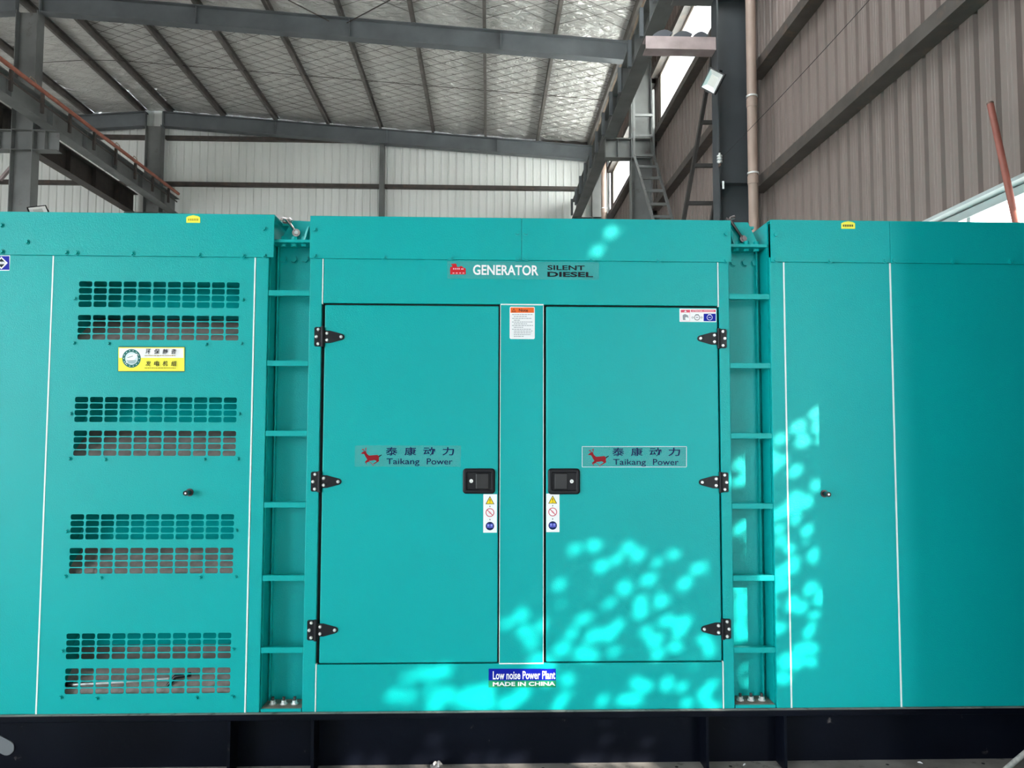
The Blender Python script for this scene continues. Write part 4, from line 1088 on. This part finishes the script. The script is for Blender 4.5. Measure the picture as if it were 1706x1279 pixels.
# crumpled foil scrap and chips lying on the lower flange
v = []; n = 9
c = at_y(728, 1250, D + .05)
for i in range(n):
    for j in range(n):
        u, w_ = i / (n - 1) - .5, j / (n - 1) - .5
        v.append((c.x + u * .05 + .006 * noise.noise(Vector((i, j, 1))), D + .035 + w_ * .04, ZFB + .004 + .018 * abs(noise.noise(Vector((i * .9, j * .9, 5)))) + .014 * (1 - 4 * u * u) * (.5 + w_)))
MB().add(v, [(i * n + j, i * n + j + 1, (i + 1) * n + j + 1, (i + 1) * n + j) for i in range(n - 1) for j in range(n - 1)], 'scrap').build('foil_scrap', label='crumpled shiny scrap on the skid flange below the blue sticker', cat='scrap')
for px, py, s, ang, lab in ((1242, 1259, .010, .8, 'pale chip on the skid flange left of a stiffener'), (1536, 1260, .010, -.7, 'pale splinter on the dusty flange at the right'), (338, 1257, .009, .1, 'white chip on the flange near the lowest vent')):
    p = at_y(px, py, D + .02); d = Vector((math.cos(ang), math.sin(ang), 0)) * s
    q = Vector((p.x, D + .035, ZFB + .003))
    MB().tube([q - d, q + Vector((0, 0, .002)), q + d], [.0015, .0035, .001], 'white', 6).build('paint_chip', label=lab, cat='chip')

# unseen tall panel added to cut off sunlight and shade the canopy's right end
cr = empty('shade_panel', (2.6, 2.47, 0), label='unseen tall dark panel added to shade the right end of the generator', cat='gate')
CX0, CX1, CY0, CY1, CZ = 1.96, 3.36, 2.43, 2.49, 3.1
for x in (CX0, CX1 - .05): MB().box(x, x + .05, CY0, CY1, .02, CZ, 'ladder').build('stile', cr)
for z in (.02, 1.5, CZ - .06): MB().box(CX0 + .05, CX1 - .05, CY0, CY1, z, z + .06, 'ladder').build('rail', cr)
for z0, z1 in ((.08, 1.5), (1.56, CZ - .06)): MB().box(CX0 + .05, CX1 - .05, CY0 + .02, CY1 - .02, z0, z1, 'steelblue').build('panel', cr)
for x in (CX0 + .1, CX1 - .15): MB().box(x, x + .04, CY0 + .01, CY1 - .01, 0, .02, 'ladder').build('caster', cr)

# unseen low crate added to darken the canopy's lower right
ct = empty('shade_crate', (2.65, 2.72, 0), label='unseen low crate added to shade the lower right of the generator', cat='crate')
MB().box(2.17, 3.1, 2.54, 2.9, .08, 1.0, 'ladder').build('body', ct)
for x in (2.2, 2.6, 3.0): MB().box(x, x + .08, 2.54, 2.9, 0, .08, 'bark').build('runner', ct)
for z in (.2, .55, .88): MB().box(2.16, 3.11, 2.9, 2.912, z, z + .08, 'bark').build('batten', ct)

# ------------------------------------------------------------------ tree outside the gate: its leaves let through the dapples on the canopy
SPOTS = []                                       # photo pixel, hole radius in metres
for s in '''1015 390 .030|992 422 .030|1360 688 .035|1345 700 .035|1330 710 .035|1315 722 .035|1300 732 .03|1363 712 .03|1338 735 .036|1364 728 .032|1298 768 .03|1305 758 .02|1326 784 .03|1360 808 .02|1350 805 .03|1362 818 .03|1345 835 .03|1325 845 .034|1305 852 .034|1360 828 .03
1218 800 .03|1232 775 .03|1234 800 .03|1236 815 .03|1234 878 .03|1209 920 .025|1196 908 .02|1180 946 .03|1168 955 .028|1140 972 .028|1128 982 .02|1040 980 .034|1046 910 .024|1080 966 .026|1096 970 .02|1100 1000 .028|1084 1010 .026|1070 1016 .02|1112 992 .02|1000 942 .025|990 955 .02|972 1030 .026|962 1036 .02|1012 1058 .034|1002 1066 .03|1030 1042 .02|970 1088 .03|960 1094 .03|935 1082 .034|918 1078 .026|925 1092 .03|875 1052 .026|864 1064 .015|878 1036 .015|1140 1036 .03|1128 1048 .03|1092 1066 .034|1104 1058 .03|1082 1072 .026|1096 1090 .026|1172 1066 .026|1184 1082 .034|1160 1078 .02|1015 1005 .012
1060 1138 .026|1070 1144 .026|1056 1150 .026|1078 1128 .022|1112 1138 .024|1120 1132 .024|1038 1165 .024|1048 1172 .026|1060 1166 .026|1172 1156 .026|1180 1146 .018|1188 1140 .018|1142 1172 .02|930 1176 .02|940 1170 .018|870 1155 .034|858 1165 .036|846 1172 .036|830 1170 .036|812 1168 .036|800 1162 .036|790 1172 .036|776 1176 .036|804 1150 .03|780 1152 .024|745 1158 .03|735 1168 .03|722 1172 .03|718 1124 .02|730 1128 .02|680 1160 .022|668 1172 .024|912 1108 .024|900 1112 .02|690 1150 .016
1234 1000 .032|1236 1020 .032|1234 1040 .032|1232 1060 .03|1232 1120 .03|1234 1140 .032|1236 1155 .03|1240 962 .03|1258 963 .03|1275 963 .03|1240 1084 .02|1262 1085 .026|1300 955 .032|1310 945 .032|1322 938 .03|1340 930 .026|1356 925 .024|1304 972 .03|1310 985 .03|1300 1000 .03|1320 1004 .024|1330 998 .02|1352 978 .03|1362 985 .03|1366 998 .03|1350 996 .03|1340 990 .02|1308 1100 .03|1318 1092 .03|1326 1106 .03|1314 1118 .034|1304 1130 .03|1330 1080 .02|1352 1102 .008|1205 1010 .02|1212 1042 .018|1207 1085 .018'''.replace('\n', '|').split('|'):
    x, y, r = map(float, s.split())
    inside = 1219 < x < 1290 and not (955 < y < 970 or 1078 < y < 1092)      # lands on the recess's back plate
    SPOTS.append((at_y(x, y, D + (RD if inside else 0)), r))
for x, y, r in ((1090, 1266, .03), (1070, 1268, .03), (1040, 1267, .03), (1010, 1266, .035), (985, 1267, .035), (880, 1262, .03), (860, 1268, .03), (830, 1266, .03), (800, 1266, .03), (740, 1262, .03), (710, 1266, .025), (600, 1268, .035), (640, 1268, .03), (590, 1262, .03), (1250, 1262, .02), (735, 1232, .02), (1025, 1230, .014), (1095, 1235, .016)):
    SPOTS.append((at_y(x, y, D + .03), r))
U = SUN_TO.cross(Vector((0, 0, 1))).normalized(); V = U.cross(SUN_TO).normalized()
sp = [(p.dot(U), p.dot(V), r) for p, r in SPOTS]
CORN = [Vector((XW, y, z)) for y in (GATE[0] - .3, GATE[1] + .3) for z in (-.2, GATE[2] + .3)]
u0, u1 = min(c.dot(U) for c in CORN), max(c.dot(U) for c in CORN); v0, v1 = min(c.dot(V) for c in CORN), max(c.dot(V) for c in CORN)
tree = empty('leafy_tree', (0, 0, 0), label='broad leafy tree standing outside the open gate', cat='tree')
lm = MB(); base_t = Vector((0, D, 1.2)).dot(SUN_TO)
def leaf(c, s):
    a = Vector((random.gauss(0, 1), random.gauss(0, 1), random.gauss(0, 1))); n = (SUN_TO * 1.6 + a * .35).normalized()
    e = n.orthogonal().normalized(); th = random.uniform(0, 2 * PI); q = n.cross(e); e, q = e * math.cos(th) + q * math.sin(th), q * math.cos(th) - e * math.sin(th)
    lm.add([c - e * s, c - q * s * .55, c + e * s, c + q * s * .55], [(0, 1, 2, 3)], 'leaf')
rnd = random.Random(21)
kept = []
for (p, r), (a, b, _) in zip(SPOTS, sp):         # thin out touching gaps so that the light falls in separate flecks
    if all(math.hypot(a - k[0], b - k[1]) > .040 for k in kept): kept.append((a, b, max(.005, r * .34)))
for x0, x1, y0, y1, n in ((930, 1195, 900, 1100, 34), (650, 1200, 1112, 1178, 34), (1294, 1372, 690, 1130, 26), (845, 905, 1010, 1100, 7)):
    for _ in range(n):
        p = at_y(rnd.uniform(x0, x1), rnd.uniform(y0, y1), D); a, b = p.dot(U), p.dot(V)
        if all(math.hypot(a - k[0], b - k[1]) > .036 for k in kept): kept.append((a, b, rnd.uniform(.003, .009)))
sp = kept
cell = {}
for a, b, r in sp:
    for i in range(int((a - .35) / .2) - 1, int((a + .35) / .2) + 2):
        for j in range(int((b - .35) / .2) - 1, int((b + .35) / .2) + 2): cell.setdefault((i, j), []).append((a, b, r))
def near(pu, pv): return cell.get((int(math.floor(pu / .2)), int(math.floor(pv / .2))), ())
def depth(pu, pv, off=.42):                     # distance along the sun's ray to a plane just outside the gate
    q = U * pu + V * pv
    return (XW + off - q.x) / SUN_TO.x
def gate_y(pu, pv): return (U * pu + V * pv + SUN_TO * depth(pu, pv, 0)).y
STEP = .085
def layer_of(step, jit, smin, smax, lo_d, hi_d, nl, dz):
    for layer in range(nl):
        uu = u0 - .2
        while uu < u1 + .2:
            vv = v0 - .2
            while vv < v1 + .2:
                pu, pv = uu + random.uniform(-jit, jit), vv + random.uniform(-jit, jit); s_ = random.uniform(smin, smax)
                dd = [math.hypot(pu - a, pv - b) - r for a, b, r in near(pu, pv)]
                m_ = min(dd) if dd else 9
                if max(lo_d, s_ * .9) < m_ < hi_d and gate_y(pu, pv) > -3.25:
                    c = U * pu + V * pv + SUN_TO * (depth(pu, pv) + layer * dz + random.uniform(-.3, .3) * dz)
                    if c.z > .12: leaf(c, s_)
                vv += step
            uu += step
layer_of(STEP, .03, .085, .10, 0, 99, 6, .15)
layer_of(.045, .015, .040, .05, 0, .15, 3, .06)
layer_of(.020, .007, .017, .024, 0, .055, 3, .03)
lo = lm.build('foliage', tree); lo['kind'] = 'stuff'
cc = WM[lo.name].translation
MB().tube([(cc.x + .8, cc.y - .3, 0), (cc.x + .7, cc.y - .25, 1.2), (cc.x + .75, cc.y - .3, 2.6), (cc.x + .5, cc.y - .2, 3.8)], [.16, .13, .11, .05], 'bark', 12).build('trunk', tree)

# unseen second tree added to keep sun out of the rest of the gate
shade_tree = empty('leafy_tree', (0, 0, 0), label='unseen taller tree added farther out to block sun', cat='tree')
lm = MB()
for layer in range(7):
    uu = u0 - .3
    while uu < u1 + .3:
        vv = v0 - .3
        while vv < v1 + .3:
            pu, pv = uu + random.uniform(-.05, .05), vv + random.uniform(-.05, .05)
            if gate_y(pu, pv) < -3.1: leaf(U * pu + V * pv + SUN_TO * (depth(pu, pv) + 7.0 + layer * .3 + random.uniform(-.2, .2)), random.uniform(.15, .18))
            vv += .14
        uu += .14
lo2 = lm.build('foliage', shade_tree); lo2['kind'] = 'stuff'
cc = WM[lo2.name].translation
MB().tube([(cc.x + .6, cc.y - .4, 0), (cc.x + .5, cc.y - .3, 2.2), (cc.x + .3, cc.y - .2, 4.4), (cc.x + .1, cc.y, 6.2)], [.22, .18, .14, .06], 'bark', 12).build('trunk', shade_tree)
